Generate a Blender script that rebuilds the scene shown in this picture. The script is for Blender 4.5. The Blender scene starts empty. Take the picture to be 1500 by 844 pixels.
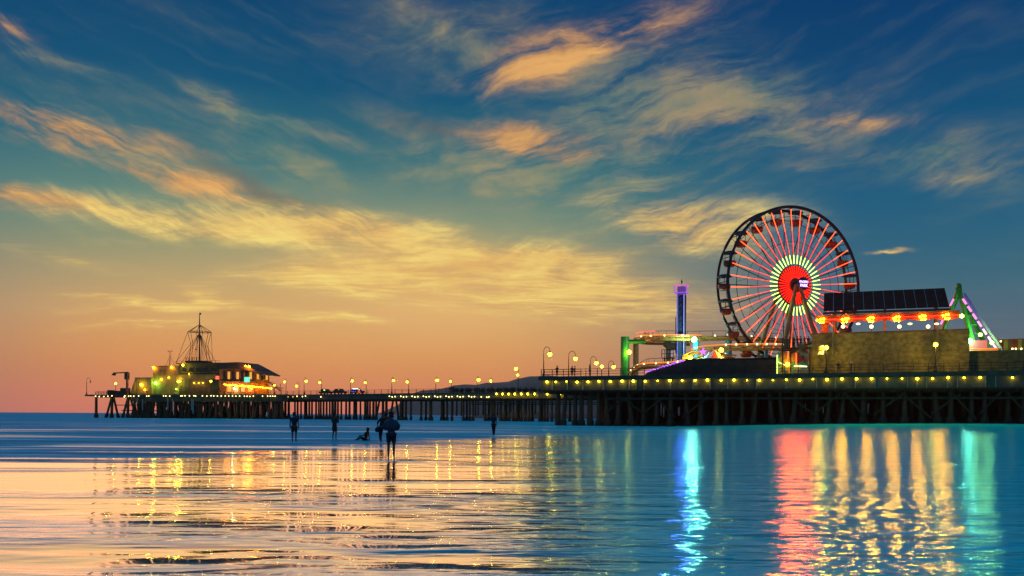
import bpy, bmesh, math, random
from mathutils import Vector, Matrix
random.seed(7)
S = bpy.context.scene
COL = S.collection
PI = math.pi

# ------------------------------------------------------------------ camera
F = 1300.0                     # focal length in photo pixels (photo 1500 x 844)
CH = 1.62                      # eye height above the wet sand
ROLL = 0.0056                  # the horizon of the photo sinks a little to the right
HX, HY = 750.0, 608.2          # where the optical axis meets the picture
cam_data = bpy.data.cameras.new("camera")
cam = bpy.data.objects.new("camera", cam_data)
COL.objects.link(cam)
cam_data.sensor_width = 36.0
cam_data.lens = 36.0 * F / 1500.0
cam_data.shift_y = (HY - 422.0) / 1500.0
cam_data.clip_start = 0.1
cam_data.clip_end = 60000.0
cam.matrix_world = Matrix.Translation((0, 0, CH)) @ Matrix.Rotation(PI / 2, 4, 'X') @ Matrix.Rotation(ROLL, 4, 'Z')
S.camera = cam

# ------------------------------------------------------------------ render and view
S.render.engine = 'CYCLES'
S.view_settings.view_transform = 'Standard'
S.view_settings.look = 'None'
S.view_settings.exposure = 0.0
S.view_settings.gamma = 1.0
S.cycles.use_denoising = True
S.cycles.max_bounces = 6
S.cycles.diffuse_bounces = 2
S.cycles.glossy_bounces = 3
S.cycles.caustics_reflective = False
S.cycles.caustics_refractive = False
S.cycles.sample_clamp_indirect = 8.0


def lin(r, g, b):
    f = lambda c: (c / 255 / 12.92) if c <= 10 else ((c / 255 + 0.055) / 1.055) ** 2.4
    return (f(r), f(g), f(b), 1.0)


# ------------------------------------------------------------------ node helpers
class NT:
    def __init__(self, tree):
        self.t = tree

    def new(self, typ, **kw):
        n = self.t.nodes.new(typ)
        for k, v in kw.items():
            setattr(n, k, v)
        return n

    def put(self, sock, v):
        if isinstance(v, bpy.types.NodeSocket):
            self.t.links.new(v, sock)
        else:
            sock.default_value = v

    def math(self, op, *a, clamp=False):
        n = self.new('ShaderNodeMath', operation=op, use_clamp=clamp)
        for i, v in enumerate(a):
            self.put(n.inputs[i], v)
        return n.outputs[0]

    def vmath(self, op, *a, out=0):
        n = self.new('ShaderNodeVectorMath', operation=op)
        for i, v in enumerate(a):
            self.put(n.inputs[i], v)
        return n.outputs[out]

    def ramp(self, fac, stops, mode='LINEAR'):
        n = self.new('ShaderNodeValToRGB')
        cr = n.color_ramp
        cr.interpolation = mode
        while len(cr.elements) < len(stops):
            cr.elements.new(0.5)
        for e, (p, c) in zip(cr.elements, stops):
            e.position = p
            e.color = c if len(c) == 4 else (*c, 1)
        self.put(n.inputs[0], fac)
        return n.outputs[0]

    def mix(self, fac, a, b, blend='MIX'):
        n = self.new('ShaderNodeMix', data_type='RGBA', blend_type=blend)
        self.put(n.inputs[0], fac)
        self.put(n.inputs[6], a)
        self.put(n.inputs[7], b)
        return n.outputs[2]

    def smooth(self, v, lo, hi, a=0.0, b=1.0):
        n = self.new('ShaderNodeMapRange', interpolation_type='SMOOTHSTEP')
        self.put(n.inputs[0], v)
        for i, x in zip((1, 2, 3, 4), (lo, hi, a, b)):
            self.put(n.inputs[i], x)
        return n.outputs[0]

    def noise(self, vec, scale, detail=6, rough=0.55, dist=0.0, out=0):
        n = self.new('ShaderNodeTexNoise')
        self.put(n.inputs['Vector'], vec)
        n.inputs['Scale'].default_value = scale
        n.inputs['Detail'].default_value = detail
        n.inputs['Roughness'].default_value = rough
        n.inputs['Distortion'].default_value = dist
        return n.outputs[out]

    def mapping(self, vec, loc=(0, 0, 0), rot=(0, 0, 0), scale=(1, 1, 1), typ='POINT'):
        n = self.new('ShaderNodeMapping', vector_type=typ)
        self.put(n.inputs[0], vec)
        n.inputs[1].default_value = loc
        n.inputs[2].default_value = rot
        n.inputs[3].default_value = scale
        return n.outputs[0]


# ------------------------------------------------------------------ sun (already behind the clouds over the sea) and sky
SUN_AZ = math.radians(-24)               # behind the clouds, left of the view
SUN_EL = math.radians(5)
sun_data = bpy.data.lights.new("sun", 'SUN')
sun_data.energy = 0.80
sun_data.angle = math.radians(50)      # a broad afterglow, the disc itself is gone
sun_data.color = (1.0, 0.53, 0.22)
sun = bpy.data.objects.new("sun", sun_data)
COL.objects.link(sun)
sd = Vector((math.sin(SUN_AZ) * math.cos(SUN_EL), math.cos(SUN_AZ) * math.cos(SUN_EL), math.sin(SUN_EL)))
sun.rotation_euler = sd.to_track_quat('Z', 'Y').to_euler()
sun.location = (0, 0, 60)

W = bpy.data.worlds.new("World")
S.world = W
W.use_nodes = True
W.node_tree.nodes.clear()
w = NT(W.node_tree)
tc = w.new('ShaderNodeTexCoord').outputs['Generated']
sep = w.new('ShaderNodeSeparateXYZ')
w.put(sep.inputs[0], tc)
dx, dy, dz = sep.outputs
az = w.math('ARCTAN2', dx, dy)
el = w.math('ARCSINE', dz)
comb = w.new('ShaderNodeCombineXYZ')
w.put(comb.inputs[0], az)
w.put(comb.inputs[1], el)
ae = comb.outputs[0]


def sky_pt(px, py):
    tx, ty = px - HX, HY - py
    tx, ty = tx - ty * ROLL, ty + tx * ROLL
    n = math.sqrt(tx * tx + F * F + ty * ty)
    return math.atan2(tx, F), math.asin(ty / n)


def elev(py, px=750):
    return sky_pt(px, py)[1]


EMAX = PI / 2
def stops(lst):
    out = [(0.0, lin(*lst[0][1]))]
    for py, c in lst:
        out.append((max(0.0, elev(py)) / EMAX, lin(*c)))
    return out


efac = w.math('DIVIDE', w.math('MAXIMUM', el, 0.0), EMAX)
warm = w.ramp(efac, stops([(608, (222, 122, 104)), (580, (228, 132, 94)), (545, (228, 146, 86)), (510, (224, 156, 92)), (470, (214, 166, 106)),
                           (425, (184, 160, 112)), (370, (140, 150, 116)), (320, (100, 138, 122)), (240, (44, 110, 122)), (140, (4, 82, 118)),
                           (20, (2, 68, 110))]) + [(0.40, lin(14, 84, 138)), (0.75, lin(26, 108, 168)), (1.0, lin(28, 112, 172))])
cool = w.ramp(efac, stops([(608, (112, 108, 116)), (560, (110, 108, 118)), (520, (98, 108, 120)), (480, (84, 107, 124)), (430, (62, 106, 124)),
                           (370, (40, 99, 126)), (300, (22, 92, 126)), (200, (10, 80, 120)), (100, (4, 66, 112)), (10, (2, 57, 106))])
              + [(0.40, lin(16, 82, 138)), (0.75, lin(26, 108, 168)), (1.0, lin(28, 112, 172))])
a0 = sky_pt(480, 600)[0]
away = w.math('ABSOLUTE', w.math('SUBTRACT', az, a0))
coolf = w.smooth(away, 0.16, 0.60)
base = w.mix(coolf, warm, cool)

# cirrus: soft regions of cloud, broken up by streaked noise that lies on a high flat layer
warp = w.noise(w.mapping(ae, scale=(3.0, 7.0, 1)), 2.2, 5, 0.6, out=1)
warp = w.vmath('MULTIPLY', w.vmath('SUBTRACT', warp, (0.5, 0.5, 0.5)), (0.13, 0.05, 0.0))
ae2 = w.vmath('ADD', ae, warp)
inv = w.math('DIVIDE', 1.0, w.math('ADD', w.math('MAXIMUM', dz, 0.0), 0.10))
pl = w.new('ShaderNodeCombineXYZ')
w.put(pl.inputs[0], w.math('MULTIPLY', dx, inv))
w.put(pl.inputs[1], w.math('MULTIPLY', dy, inv))
plane = pl.outputs[0]
pw = w.vmath('SUBTRACT', w.noise(plane, 0.9, 4, 0.5, out=1), (0.5, 0.5, 0.5))
plane = w.vmath('ADD', plane, w.vmath('MULTIPLY', pw, (0.9, 0.5, 0.0)))
fib1 = w.noise(w.mapping(plane, rot=(0, 0, 0.35), scale=(0.8, 2.6, 1)), 2.0, 12, 0.68, 0.8)
fib2 = w.noise(w.mapping(plane, rot=(0, 0, -0.45), scale=(1.0, 3.6, 1)), 2.6, 12, 0.70, 1.2)
puff = w.noise(w.mapping(plane, scale=(1.2, 1.7, 1)), 2.4, 9, 0.62, 0.4)
ae3 = w.vmath('ADD', ae, w.vmath('MULTIPLY', w.vmath('SUBTRACT', w.noise(ae, 5.0, 5, 0.6, out=1), (0.5, 0.5, 0.5)), (0.07, 0.07, 0.0)))
fibA = w.noise(w.mapping(ae3, rot=(0, 0, math.radians(-20)), scale=(0.17, 0.026, 1), typ='TEXTURE'), 1.0, 12, 0.66, 0.5)
fibB = w.noise(w.mapping(ae3, rot=(0, 0, math.radians(15)), scale=(0.17, 0.030, 1), typ='TEXTURE'), 1.0, 12, 0.66, 0.5)
wide = w.noise(ae3, 7.0, 8, 0.6, 0.3)
diag = w.math('ADD', w.math('MULTIPLY', fibA, w.smooth(az, -0.02, -0.26)), w.math('MULTIPLY', fibB, w.smooth(az, -0.26, -0.02)))
high = w.smooth(el, 0.12, 0.24, 0.15, 0.92)
main = w.math('ADD', w.math('MULTIPLY', diag, high), w.math('MULTIPLY', w.math('MULTIPLY_ADD', fib1, 0.55, w.math('MULTIPLY', fib2, 0.45)), w.math('SUBTRACT', 1.0, high)))
puff = w.math('MULTIPLY_ADD', puff, 0.4, w.math('MULTIPLY', wide, 0.6))
fib = w.math('MULTIPLY_ADD', main, 0.70, w.math('MULTIPLY', puff, 0.40))


def blobs(lst):
    tot = 0.0
    for (px, py, rx, ry, rot, wt) in lst:
        a, e = sky_pt(px, py)
        m = w.mapping(ae2, loc=(a, e, 0), rot=(0, 0, math.radians(-rot)), scale=(1.35 * rx / F, 1.4 * ry / F, 1.0), typ='TEXTURE')
        g = w.new('ShaderNodeTexGradient', gradient_type='QUADRATIC_SPHERE')
        w.put(g.inputs[0], m)
        tot = w.math('MULTIPLY_ADD', g.outputs[1], wt, tot)
    return tot


# px, py, rx, ry, tilt (down to the right is positive), weight
gold = blobs([(390, 326, 260, 40, 1, 1.6), (560, 335, 170, 36, 3, 1.0), (680, 388, 270, 56, 2, 1.5), (560, 404, 260, 30, -4, 0.8), (820, 372, 170, 28, 0, 1.0),
              (920, 428, 280, 50, 8, 1.1), (1010, 330, 190, 48, 6, 1.3), (270, 455, 170, 17, -2, 1.6), (420, 400, 180, 26, -6, 0.8),
              (230, 480, 150, 12, -2, 1.0), (490, 469, 90, 12, 0, 1.6), (1308, 371, 52, 4.2, 0, 1.25), (320, 437, 50, 14, 28, 1.3), (150, 318, 180, 40, 3, 0.7),
              (100, 375, 150, 16, 5, .6), (740, 440, 330, 46, 4, 0.9), (160, 434, 110, 8, 1, 0.9), (1000, 300, 260, 60, 10, .5)])
peach = blobs([(850, 74, 210, 46, -14, 1.7), (760, 96, 130, 36, -10, 0.9), (80, 184, 220, 30, 4, 1.8), (75, 303, 150, 24, 3, 1.8), (760, 200, 110, 40, 0, 1.4),
               (800, 222, 110, 34, 4, 1.4), (275, 268, 110, 20, 6, 1.5), (180, 250, 200, 22, 15, 0.6), (1030, 180, 300, 40, -6, 0.55), (350, 285, 160, 20, 18, 0.6),
               (20, 42, 70, 16, 10, 1.0), (1270, 178, 130, 16, 3, .8), (690, 370, 160, 50, 8, .6)])
veil = blobs([(640, 45, 240, 90, 12, 0.95), (900, 165, 360, 100, -4, 0.95), (1080, 150, 300, 90, 12, 0.8), (1400, 232, 200, 55, 8, 0.95), (200, 225, 260, 55, 16, 1.0),
              (400, 225, 200, 60, 30, 0.75), (60, 92, 190, 28, 10, 0.8), (370, 165, 200, 16, 12, 1.1), (620, 265, 360, 60, 0, 0.5), (930, 235, 420, 18, -5, 0.9),
              (1000, 258, 330, 14, -4, 0.7), (860, 290, 300, 70, 10, 0.7), (300, 40, 260, 30, 5, 0.4), (1420, 265, 150, 30, 12, .6), (470, 245, 150, 14, 26, .7),
              (560, 190, 200, 40, 20, .45)])
dusk = blobs([(370, 268, 260, 34, 22, 1.1), (470, 300, 150, 30, 12, 0.8), (640, 190, 180, 26, 2, 0.8), (760, 110, 150, 40, 0, 0.35), (40, 290, 150, 20, -3, 0.8)])


def cover(s, lo, hi, k=1.0):
    n = w.smooth(w.math('MULTIPLY', s, w.math('MULTIPLY_ADD', fib, 5.6, -2.35)), lo, hi)
    return w.math('MULTIPLY', n, k)


c = base
glowb = blobs([(640, 450, 420, 130, 0, 0.9), (560, 380, 300, 120, 0, 0.5)])
c = w.mix(w.math('MINIMUM', w.math('MULTIPLY', glowb, 0.60), 0.62), c, lin(246, 190, 116))
thin = w.math('MULTIPLY', w.smooth(fib, 0.52, 0.80), w.smooth(el, 0.0, 0.10))
c = w.mix(w.math('MULTIPLY', thin, 0.16), c, lin(140, 146, 118))
c = w.mix(cover(veil, 0.0, 1.15, 0.70), c, w.mix(w.smooth(puff, 0.35, 0.7), lin(92, 130, 116), lin(196, 164, 108)))
c = w.mix(cover(dusk, 0.0, 1.2, 0.50), c, lin(112, 92, 84))
c = w.mix(cover(peach, 0.04, 1.25, 0.90), c, w.mix(w.smooth(fib, 0.46, 0.70), lin(190, 140, 92), lin(240, 178, 102)))
c = w.mix(cover(gold, 0.03, 1.0, 0.92), c, w.mix(w.smooth(fib, 0.46, 0.68), lin(228, 176, 102), lin(255, 228, 128)))
# below the horizon the dome simply goes on in the colour of the sea
c = w.mix(w.smooth(el, -0.02, -0.002), lin(20, 70, 105), c)
nish = w.new('ShaderNodeTexSky', sky_type='NISHITA')
nish.sun_disc = False
nish.sun_elevation = SUN_EL
nish.sun_rotation = SUN_AZ
bg1 = w.new('ShaderNodeBackground')
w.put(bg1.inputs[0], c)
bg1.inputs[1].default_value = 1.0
bg2 = w.new('ShaderNodeBackground')
w.put(bg2.inputs[0], nish.outputs[0])
bg2.inputs[1].default_value = 0.0006
ads = w.new('ShaderNodeAddShader')
w.put(ads.inputs[0], bg1.outputs[0])
w.put(ads.inputs[1], bg2.outputs[0])
wo = w.new('ShaderNodeOutputWorld')
w.put(wo.inputs[0], ads.outputs[0])

# ------------------------------------------------------------------ geometry helpers
class Frame:
    """A place on the map with its own x (right) and y (away) axes."""
    def __init__(self, O, rot):
        self.O = Vector(O)
        self.rot = rot
        self.U = Vector((math.cos(rot), math.sin(rot), 0))
        self.V = Vector((-math.sin(rot), math.cos(rot), 0))

    def world(self, p):
        return self.O + self.U * p[0] + self.V * p[1] + Vector((0, 0, p[2]))

    def loc(self, px, py, v):
        """Local point on the plane y = v that the photo shows at px, py."""
        tx, ty = px - HX, HY - py
        tx, ty = tx - ty * ROLL, ty + tx * ROLL
        t = (v + self.O.dot(self.V)) / ((tx / F) * self.V.x + self.V.y)
        P = Vector((tx / F * t, t, 0))
        return Vector(((P - self.O).dot(self.U), v, CH + ty / F * t - self.O.z))

    def px(self, v, px):
        return self.loc(px, 600, v).x


def at(px, py, Y):
    tx, ty = px - HX, HY - py
    tx, ty = tx - ty * ROLL, ty + tx * ROLL
    return Vector((tx / F * Y, Y, CH + ty / F * Y))


WF = Frame((0, 0, 0), 0.0)
BASE = {}


def tag(o, label=None, cat=None, group=None, kind=None):
    for k, v in (('label', label), ('category', cat), ('group', group), ('kind', kind)):
        if v:
            o[k] = v
    return o


def thing(name, label, cat, frame, p, group=None):
    o = bpy.data.objects.new(name, None)
    COL.objects.link(o)
    o.empty_display_size = 0.3
    o.location = frame.world(p)
    o.rotation_euler = (0, 0, frame.rot)
    BASE[o.name] = Vector(p)
    return tag(o, label, cat, group)


class MB:
    """Collects shapes in a frame's coordinates; build() links them as one mesh object."""
    def __init__(self):
        self.v, self.f = [], []

    def add(self, vs, fs):
        n = len(self.v)
        self.v += [Vector(p) for p in vs]
        self.f += [tuple(i + n for i in q) for q in fs]
        return self

    def box(self, x0, x1, y0, y1, z0, z1):
        vs = [(x, y, z) for z in (z0, z1) for y in (y0, y1) for x in (x0, x1)]
        return self.add(vs, [(0, 2, 3, 1), (4, 5, 7, 6), (0, 1, 5, 4), (2, 6, 7, 3), (0, 4, 6, 2), (1, 3, 7, 5)])

    def tube(self, pts, r, n=6, cap=True, close=False):
        pts = [Vector(p) for p in pts]
        rs = r if isinstance(r, (list, tuple)) else [r] * len(pts)
        N = len(pts)
        rings = []
        for i, p in enumerate(pts):
            a = pts[(i - 1) % N] if (close or i > 0) else p
            b = pts[(i + 1) % N] if (close or i < N - 1) else p
            t = (b - a)
            t = t.normalized() if t.length > 1e-9 else Vector((0, 0, 1))
            ref = Vector((0, 0, 1)) if abs(t.z) < 0.9 else Vector((0, 1, 0))
            s = t.cross(ref).normalized()
            q = s.cross(t).normalized()
            rings.append([p + (s * math.cos(2 * PI * k / n) + q * math.sin(2 * PI * k / n)) * rs[i] for k in range(n)])
        vs = [x for ring in rings for x in ring]
        fs = []
        for i in range(N if close else N - 1):
            j = (i + 1) % N
            for k in range(n):
                l = (k + 1) % n
                fs.append((i * n + k, i * n + l, j * n + l, j * n + k))
        if cap and not close:
            fs.append(tuple(range(n - 1, -1, -1)))
            fs.append(tuple((N - 1) * n + k for k in range(n)))
        return self.add(vs, fs)

    def bar(self, a, b, w_, h_):
        a, b = Vector(a), Vector(b)
        t = (b - a).normalized()
        ref = Vector((0, 0, 1)) if abs(t.z) < 0.95 else Vector((0, 1, 0))
        s = t.cross(ref).normalized() * (w_ / 2)
        q = s.cross(t).normalized() * (h_ / 2)
        vs = [p + i * s + j * q for p in (a, b) for i, j in ((-1, -1), (1, -1), (1, 1), (-1, 1))]
        return self.add(vs, [(0, 1, 2, 3), (7, 6, 5, 4), (0, 4, 5, 1), (1, 5, 6, 2), (2, 6, 7, 3), (3, 7, 4, 0)])

    def ball(self, c, r, n=8, m=6, sc=(1, 1, 1)):
        c = Vector(c)
        vs = [c + Vector((0, 0, r * sc[2]))]
        for i in range(1, m):
            th = PI * i / m
            for k in range(n):
                ph = 2 * PI * k / n
                vs.append(c + Vector((r * math.sin(th) * math.cos(ph) * sc[0], r * math.sin(th) * math.sin(ph) * sc[1], r * math.cos(th) * sc[2])))
        vs.append(c - Vector((0, 0, r * sc[2])))
        fs = [(0, 1 + k, 1 + (k + 1) % n) for k in range(n)]
        for i in range(m - 2):
            for k in range(n):
                a, b = 1 + i * n + k, 1 + i * n + (k + 1) % n
                fs.append((a, a + n, b + n, b))
        L = len(vs) - 1
        o = 1 + (m - 2) * n
        fs += [(L, o + (k + 1) % n, o + k) for k in range(n)]
        return self.add(vs, fs)

    def lathe(self, c, prof, n=10):
        """prof: list of (radius, height) from the bottom up."""
        c = Vector(c)
        vs, fs = [], []
        for r, h in prof:
            for k in range(n):
                vs.append(c + Vector((r * math.cos(2 * PI * k / n), r * math.sin(2 * PI * k / n), h)))
        for i in range(len(prof) - 1):
            for k in range(n):
                l = (k + 1) % n
                fs.append((i * n + k, i * n + l, (i + 1) * n + l, (i + 1) * n + k))
        fs.append(tuple(range(n - 1, -1, -1)))
        fs.append(tuple((len(prof) - 1) * n + k for k in range(n)))
        return self.add(vs, fs)

    def prism(self, poly, y0, y1):
        """poly: points (x, z); extruded from y0 to y1."""
        n = len(poly)
        vs = [(x, y0, z) for x, z in poly] + [(x, y1, z) for x, z in poly]
        fs = [tuple(range(n)), tuple(range(2 * n - 1, n - 1, -1))]
        fs += [(i, n + i, n + (i + 1) % n, (i + 1) % n) for i in range(n)]
        return self.add(vs, fs)

    def slab(self, quad, th):
        """A tilted board: four corner points, thickened along its normal."""
        q = [Vector(p) for p in quad]
        nrm = (q[1] - q[0]).cross(q[3] - q[0]).normalized() * th
        vs = q + [p + nrm for p in q]
        return self.add(vs, [(3, 2, 1, 0), (4, 5, 6, 7), (0, 1, 5, 4), (1, 2, 6, 5), (2, 3, 7, 6), (3, 0, 4, 7)])

    def mesh(self, name, base, mat, smooth=False):
        me = bpy.data.meshes.new(name)
        b = Vector(base)
        me.from_pydata([tuple(p - b) for p in self.v], [], self.f)
        me.materials.append(mat)
        bm = bmesh.new()
        bm.from_mesh(me)
        bmesh.ops.recalc_face_normals(bm, faces=bm.faces)
        bm.to_mesh(me)
        bm.free()
        if smooth:
            for p in me.polygons:
                p.use_smooth = True
        return me

    def build(self, name, mat, parent=None, root=None, smooth=False, loc=None):
        """parent: thing or part; root: the thing, when parent is a part; loc: place of its own for a piece."""
        r = root or parent
        base = BASE[r.name] if r else Vector((0, 0, 0))
        at_ = Vector(loc) if loc is not None else base
        o = bpy.data.objects.new(name, self.mesh(name, at_, mat, smooth))
        COL.objects.link(o)
        if parent:
            o.parent = parent
            pl_ = BASE.get(parent.name, base)
            o.location = at_ - pl_
        BASE[o.name] = at_
        return o


def piece(name, me, parent, p):
    """Another piece that shares mesh data; p in the frame of its thing."""
    o = bpy.data.objects.new(name, me)
    COL.objects.link(o)
    o.parent = parent
    o.location = Vector(p) - BASE[parent.name]
    BASE[o.name] = Vector(p)
    return o


def copy_tree(o, parent=None):
    c_ = o.copy()
    COL.objects.link(c_)
    BASE[c_.name] = BASE.get(o.name, Vector((0, 0, 0)))
    if parent:
        c_.parent = parent
    for ch in list(o.children):
        copy_tree(ch, c_)
    return c_


# ------------------------------------------------------------------ materials
def mat(name, c1, c2=None, rough=0.7, scale=3.0, bump=0.0, metal=0.0, stretch=(1, 1, 1), spec=0.5, detail=6):
    m = bpy.data.materials.new(name)
    m.use_nodes = True
    n = NT(m.node_tree)
    b = m.node_tree.nodes['Principled BSDF']
    t = n.new('ShaderNodeTexCoord').outputs['Object']
    v = n.mapping(t, scale=stretch)
    nz = n.noise(v, scale, detail, 0.6)
    c2 = c2 or tuple(x * 0.6 for x in c1)
    n.put(b.inputs['Base Color'], n.mix(n.smooth(nz, 0.3, 0.7), (*c1, 1), (*c2, 1)))
    b.inputs['Roughness'].default_value = rough
    b.inputs['Metallic'].default_value = metal
    b.inputs['Specular IOR Level'].default_value = spec
    if bump:
        bn = n.new('ShaderNodeBump')
        bn.inputs['Strength'].default_value = min(1.0, bump * 4)
        bn.inputs['Distance'].default_value = bump
        n.put(bn.inputs['Height'], nz)
        n.put(b.inputs['Normal'], bn.outputs[0])
    return m


def glow(name, col, strength):
    m = bpy.data.materials.new(name)
    m.use_nodes = True
    b = m.node_tree.nodes['Principled BSDF']
    b.inputs['Base Color'].default_value = (0.08, 0.08, 0.08, 1)
    b.inputs['Emission Color'].default_value = (*col, 1)
    b.inputs['Emission Strength'].default_value = strength
    return m

# ------------------------------------------------------------------ the setting: sea, wet sand, hills
def shore(x):
    """How far out the wet sand reaches at x (the water's edge)."""
    pts = [(-400, 10), (-60, 17), (-25, 30), (-14.2, 40), (-9, 50), (-4.5, 64), (-1.0, 77), (3, 100), (9, 118), (24, 126), (60, 130), (400, 150)]
    for (x0, y0), (x1, y1) in zip(pts, pts[1:]):
        if x0 <= x <= x1:
            return y0 + (y1 - y0) * (x - x0) / (x1 - x0)
    return pts[-1][1]


def ss(x, a, b):
    t = max(0.0, min(1.0, (x - a) / (b - a)))
    return t * t * (3 - 2 * t)


def sand_z(x, y):
    return 0.012 + 0.85 * ss(x, 8, 66) * ss(y, 45, 125)


def water_material(name, kind):
    m = bpy.data.materials.new(name)
    m.use_nodes = True
    n = NT(m.node_tree)
    m.node_tree.nodes.clear()
    pos = n.new('ShaderNodeNewGeometry').outputs['Position']
    sp = n.new('ShaderNodeSeparateXYZ')
    n.put(sp.inputs[0], pos)
    X, Y, _ = sp.outputs

    def surf():
        # open sea, drawn out soft: blue water with pale bands of spent surf
        band = n.noise(n.mapping(pos, rot=(0, 0, 0.03), scale=(0.020, 0.16, 1)), 1.0, 5, 0.6, 0.5)
        fine = n.noise(n.mapping(pos, scale=(0.05, 0.5, 1)), 1.0, 4, 0.6)
        h = n.math('ADD', n.math('MULTIPLY', band, 1.2), n.math('MULTIPLY', fine, 0.5))
        bump = n.new('ShaderNodeBump')
        bump.inputs['Strength'].default_value = 1.0
        bump.inputs['Distance'].default_value = 1.0
        n.put(bump.inputs['Height'], h)
        foam = n.math('MULTIPLY', n.smooth(band, 0.54, 0.68), n.smooth(Y, 190, 50))
        col = n.mix(n.smooth(n.math('ADD', fine, n.math('MULTIPLY', band, 0.6)), 0.6, 1.0), (0.001, 0.38, 0.48, 1), (0.002, 0.80, 0.88, 1))
        df = n.new('ShaderNodeBsdfDiffuse')
        n.put(df.inputs['Color'], col)
        gl = n.new('ShaderNodeBsdfGlossy')
        gl.inputs['Color'].default_value = (0.9, 0.95, 1.0, 1)
        gl.inputs['Roughness'].default_value = 0.30
        n.put(gl.inputs['Normal'], bump.outputs[0])
        mx = n.new('ShaderNodeMixShader')
        n.put(mx.inputs[0], n.math('MULTIPLY_ADD', foam, 0.60, 0.018))
        n.put(mx.inputs[1], df.outputs[0])
        n.put(mx.inputs[2], gl.outputs[0])
        return mx.outputs[0]

    out = n.new('ShaderNodeOutputMaterial')
    if kind == 'sea':
        n.put(out.inputs[0], surf())
        return m
    # a skin of water over sand: ripples are stronger towards the open water and along the near edge
    big = n.noise(n.mapping(pos, scale=(0.10, 0.22, 1)), 1.0, 4, 0.55)
    side = n.smooth(n.math('ADD', n.math('DIVIDE', X, Y), n.math('MULTIPLY_ADD', big, 0.16, -0.08)), -0.06, 0.15)
    near = n.smooth(Y, 26.0, 9.0)
    patch = n.smooth(n.math('ADD', big, n.math('MULTIPLY', near, 0.16)), 0.52, 0.72)
    amp = n.math('ADD', 0.082, n.math('MULTIPLY', n.math('MAXIMUM', n.math('MULTIPLY', side, 0.26), n.math('MULTIPLY', patch, 0.34)), 1.0))
    r1 = n.noise(n.mapping(pos, rot=(0, 0, 0.05), scale=(0.62, 2.1, 1)), 1.1, 3, 0.5, 0.3)
    r2 = n.noise(n.mapping(pos, rot=(0, 0, -0.07), scale=(1.6, 6.5, 1)), 1.0, 4, 0.55, 0.2)
    r3 = n.noise(n.mapping(pos, scale=(6, 17, 1)), 1.0, 2, 0.5)
    r0 = n.noise(n.mapping(pos, rot=(0, 0, 0.04), scale=(0.31, 1.0, 1)), 1.0, 3, 0.5, 0.4)
    h = n.math('ADD', n.math('MULTIPLY_ADD', r0, 0.40, n.math('MULTIPLY', r1, 0.15)), n.math('ADD', n.math('MULTIPLY', r2, 0.034), n.math('MULTIPLY', r3, 0.007)))
    h = n.math('MULTIPLY', h, amp)
    bump = n.new('ShaderNodeBump')
    bump.inputs['Strength'].default_value = 1.0
    bump.inputs['Distance'].default_value = 1.0
    n.put(bump.inputs['Height'], h)
    gl = n.new('ShaderNodeBsdfGlossy')
    n.put(gl.inputs['Color'], n.mix(side, (1, 1, 1, 1), (0.42, 0.92, 1.0, 1)))
    n.put(gl.inputs['Roughness'], n.math('MULTIPLY_ADD', side, 0.025, 0.040))
    n.put(gl.inputs['Normal'], bump.outputs[0])
    df = n.new('ShaderNodeBsdfDiffuse')
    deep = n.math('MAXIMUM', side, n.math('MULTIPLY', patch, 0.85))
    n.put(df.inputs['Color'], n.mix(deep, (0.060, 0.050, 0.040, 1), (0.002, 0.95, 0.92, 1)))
    fr = n.new('ShaderNodeFresnel')
    fr.inputs['IOR'].default_value = 2.6
    n.put(fr.inputs['Normal'], bump.outputs[0])
    mx = n.new('ShaderNodeMixShader')
    n.put(mx.inputs[0], n.math('MULTIPLY', fr.outputs[0], n.math('MULTIPLY_ADD', deep, -0.32, 1.0)))
    n.put(mx.inputs[1], df.outputs[0])
    n.put(mx.inputs[2], gl.outputs[0])
    # towards its outer edge the sheet breaks up into tongues of the incoming sea
    at_ = n.new('ShaderNodeAttribute', attribute_name='from_edge').outputs['Fac']
    tong = n.noise(n.mapping(pos, rot=(0, 0, -0.35), scale=(0.035, 0.42, 1)), 1.0, 6, 0.62, 0.5)
    wet = n.smooth(n.math('ADD', at_, n.math('MULTIPLY_ADD', tong, 2.6, -1.3)), 0.72, 0.26)
    wet = n.math('MULTIPLY', wet, n.smooth(X, 26, 8))
    fin = n.new('ShaderNodeMixShader')
    n.put(fin.inputs[0], wet)
    n.put(fin.inputs[1], mx.outputs[0])
    n.put(fin.inputs[2], surf())
    n.put(out.inputs[0], fin.outputs[0])
    return m


M_SAND = water_material('wet_sand', 'sand')
M_SEA = water_material('sea_water', 'sea')

sea = MB()
sea.add([(-30000, -300, 0), (30000, -300, 0), (30000, 40000, 0), (-30000, 40000, 0)], [(0, 1, 2, 3)])
tag(sea.build('sea', M_SEA), 'blue evening sea with soft bands of surf', kind='structure')

xs = [-400, -200, -120, -80] + [-60 + i * 2.0 for i in range(96)] + [140, 180, 240, 320, 400]
sd_ = MB()
rows = 60
edge = []
for x in xs:
    y1 = shore(x) + 0.9 * math.sin(x * 0.55) + 0.6 * math.sin(x * 1.3 + 1)
    for j in range(rows):
        t = j / (rows - 1)
        y = -60 + (y1 + 60) * (1 - (1 - t) ** 1.6)
        edge.append((y1 - y) / max(8.0, y1 * 0.5))
        sd_.v.append(Vector((x, y, sand_z(x, y) if j < rows - 1 else sand_z(x, y) - 0.0)))
for i in range(len(xs) - 1):
    for j in range(rows - 1):
        a = i * rows + j
        sd_.f.append((a, a + rows, a + rows + 1, a + 1))
beach = sd_.build('beach', M_SAND, smooth=True)
fa = beach.data.attributes.new('from_edge', 'FLOAT', 'POINT')
for i_, v_ in enumerate(edge):
    fa.data[i_].value = v_
tag(beach, 'wet sand under a thin shining sheet of water', kind='structure')

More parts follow.
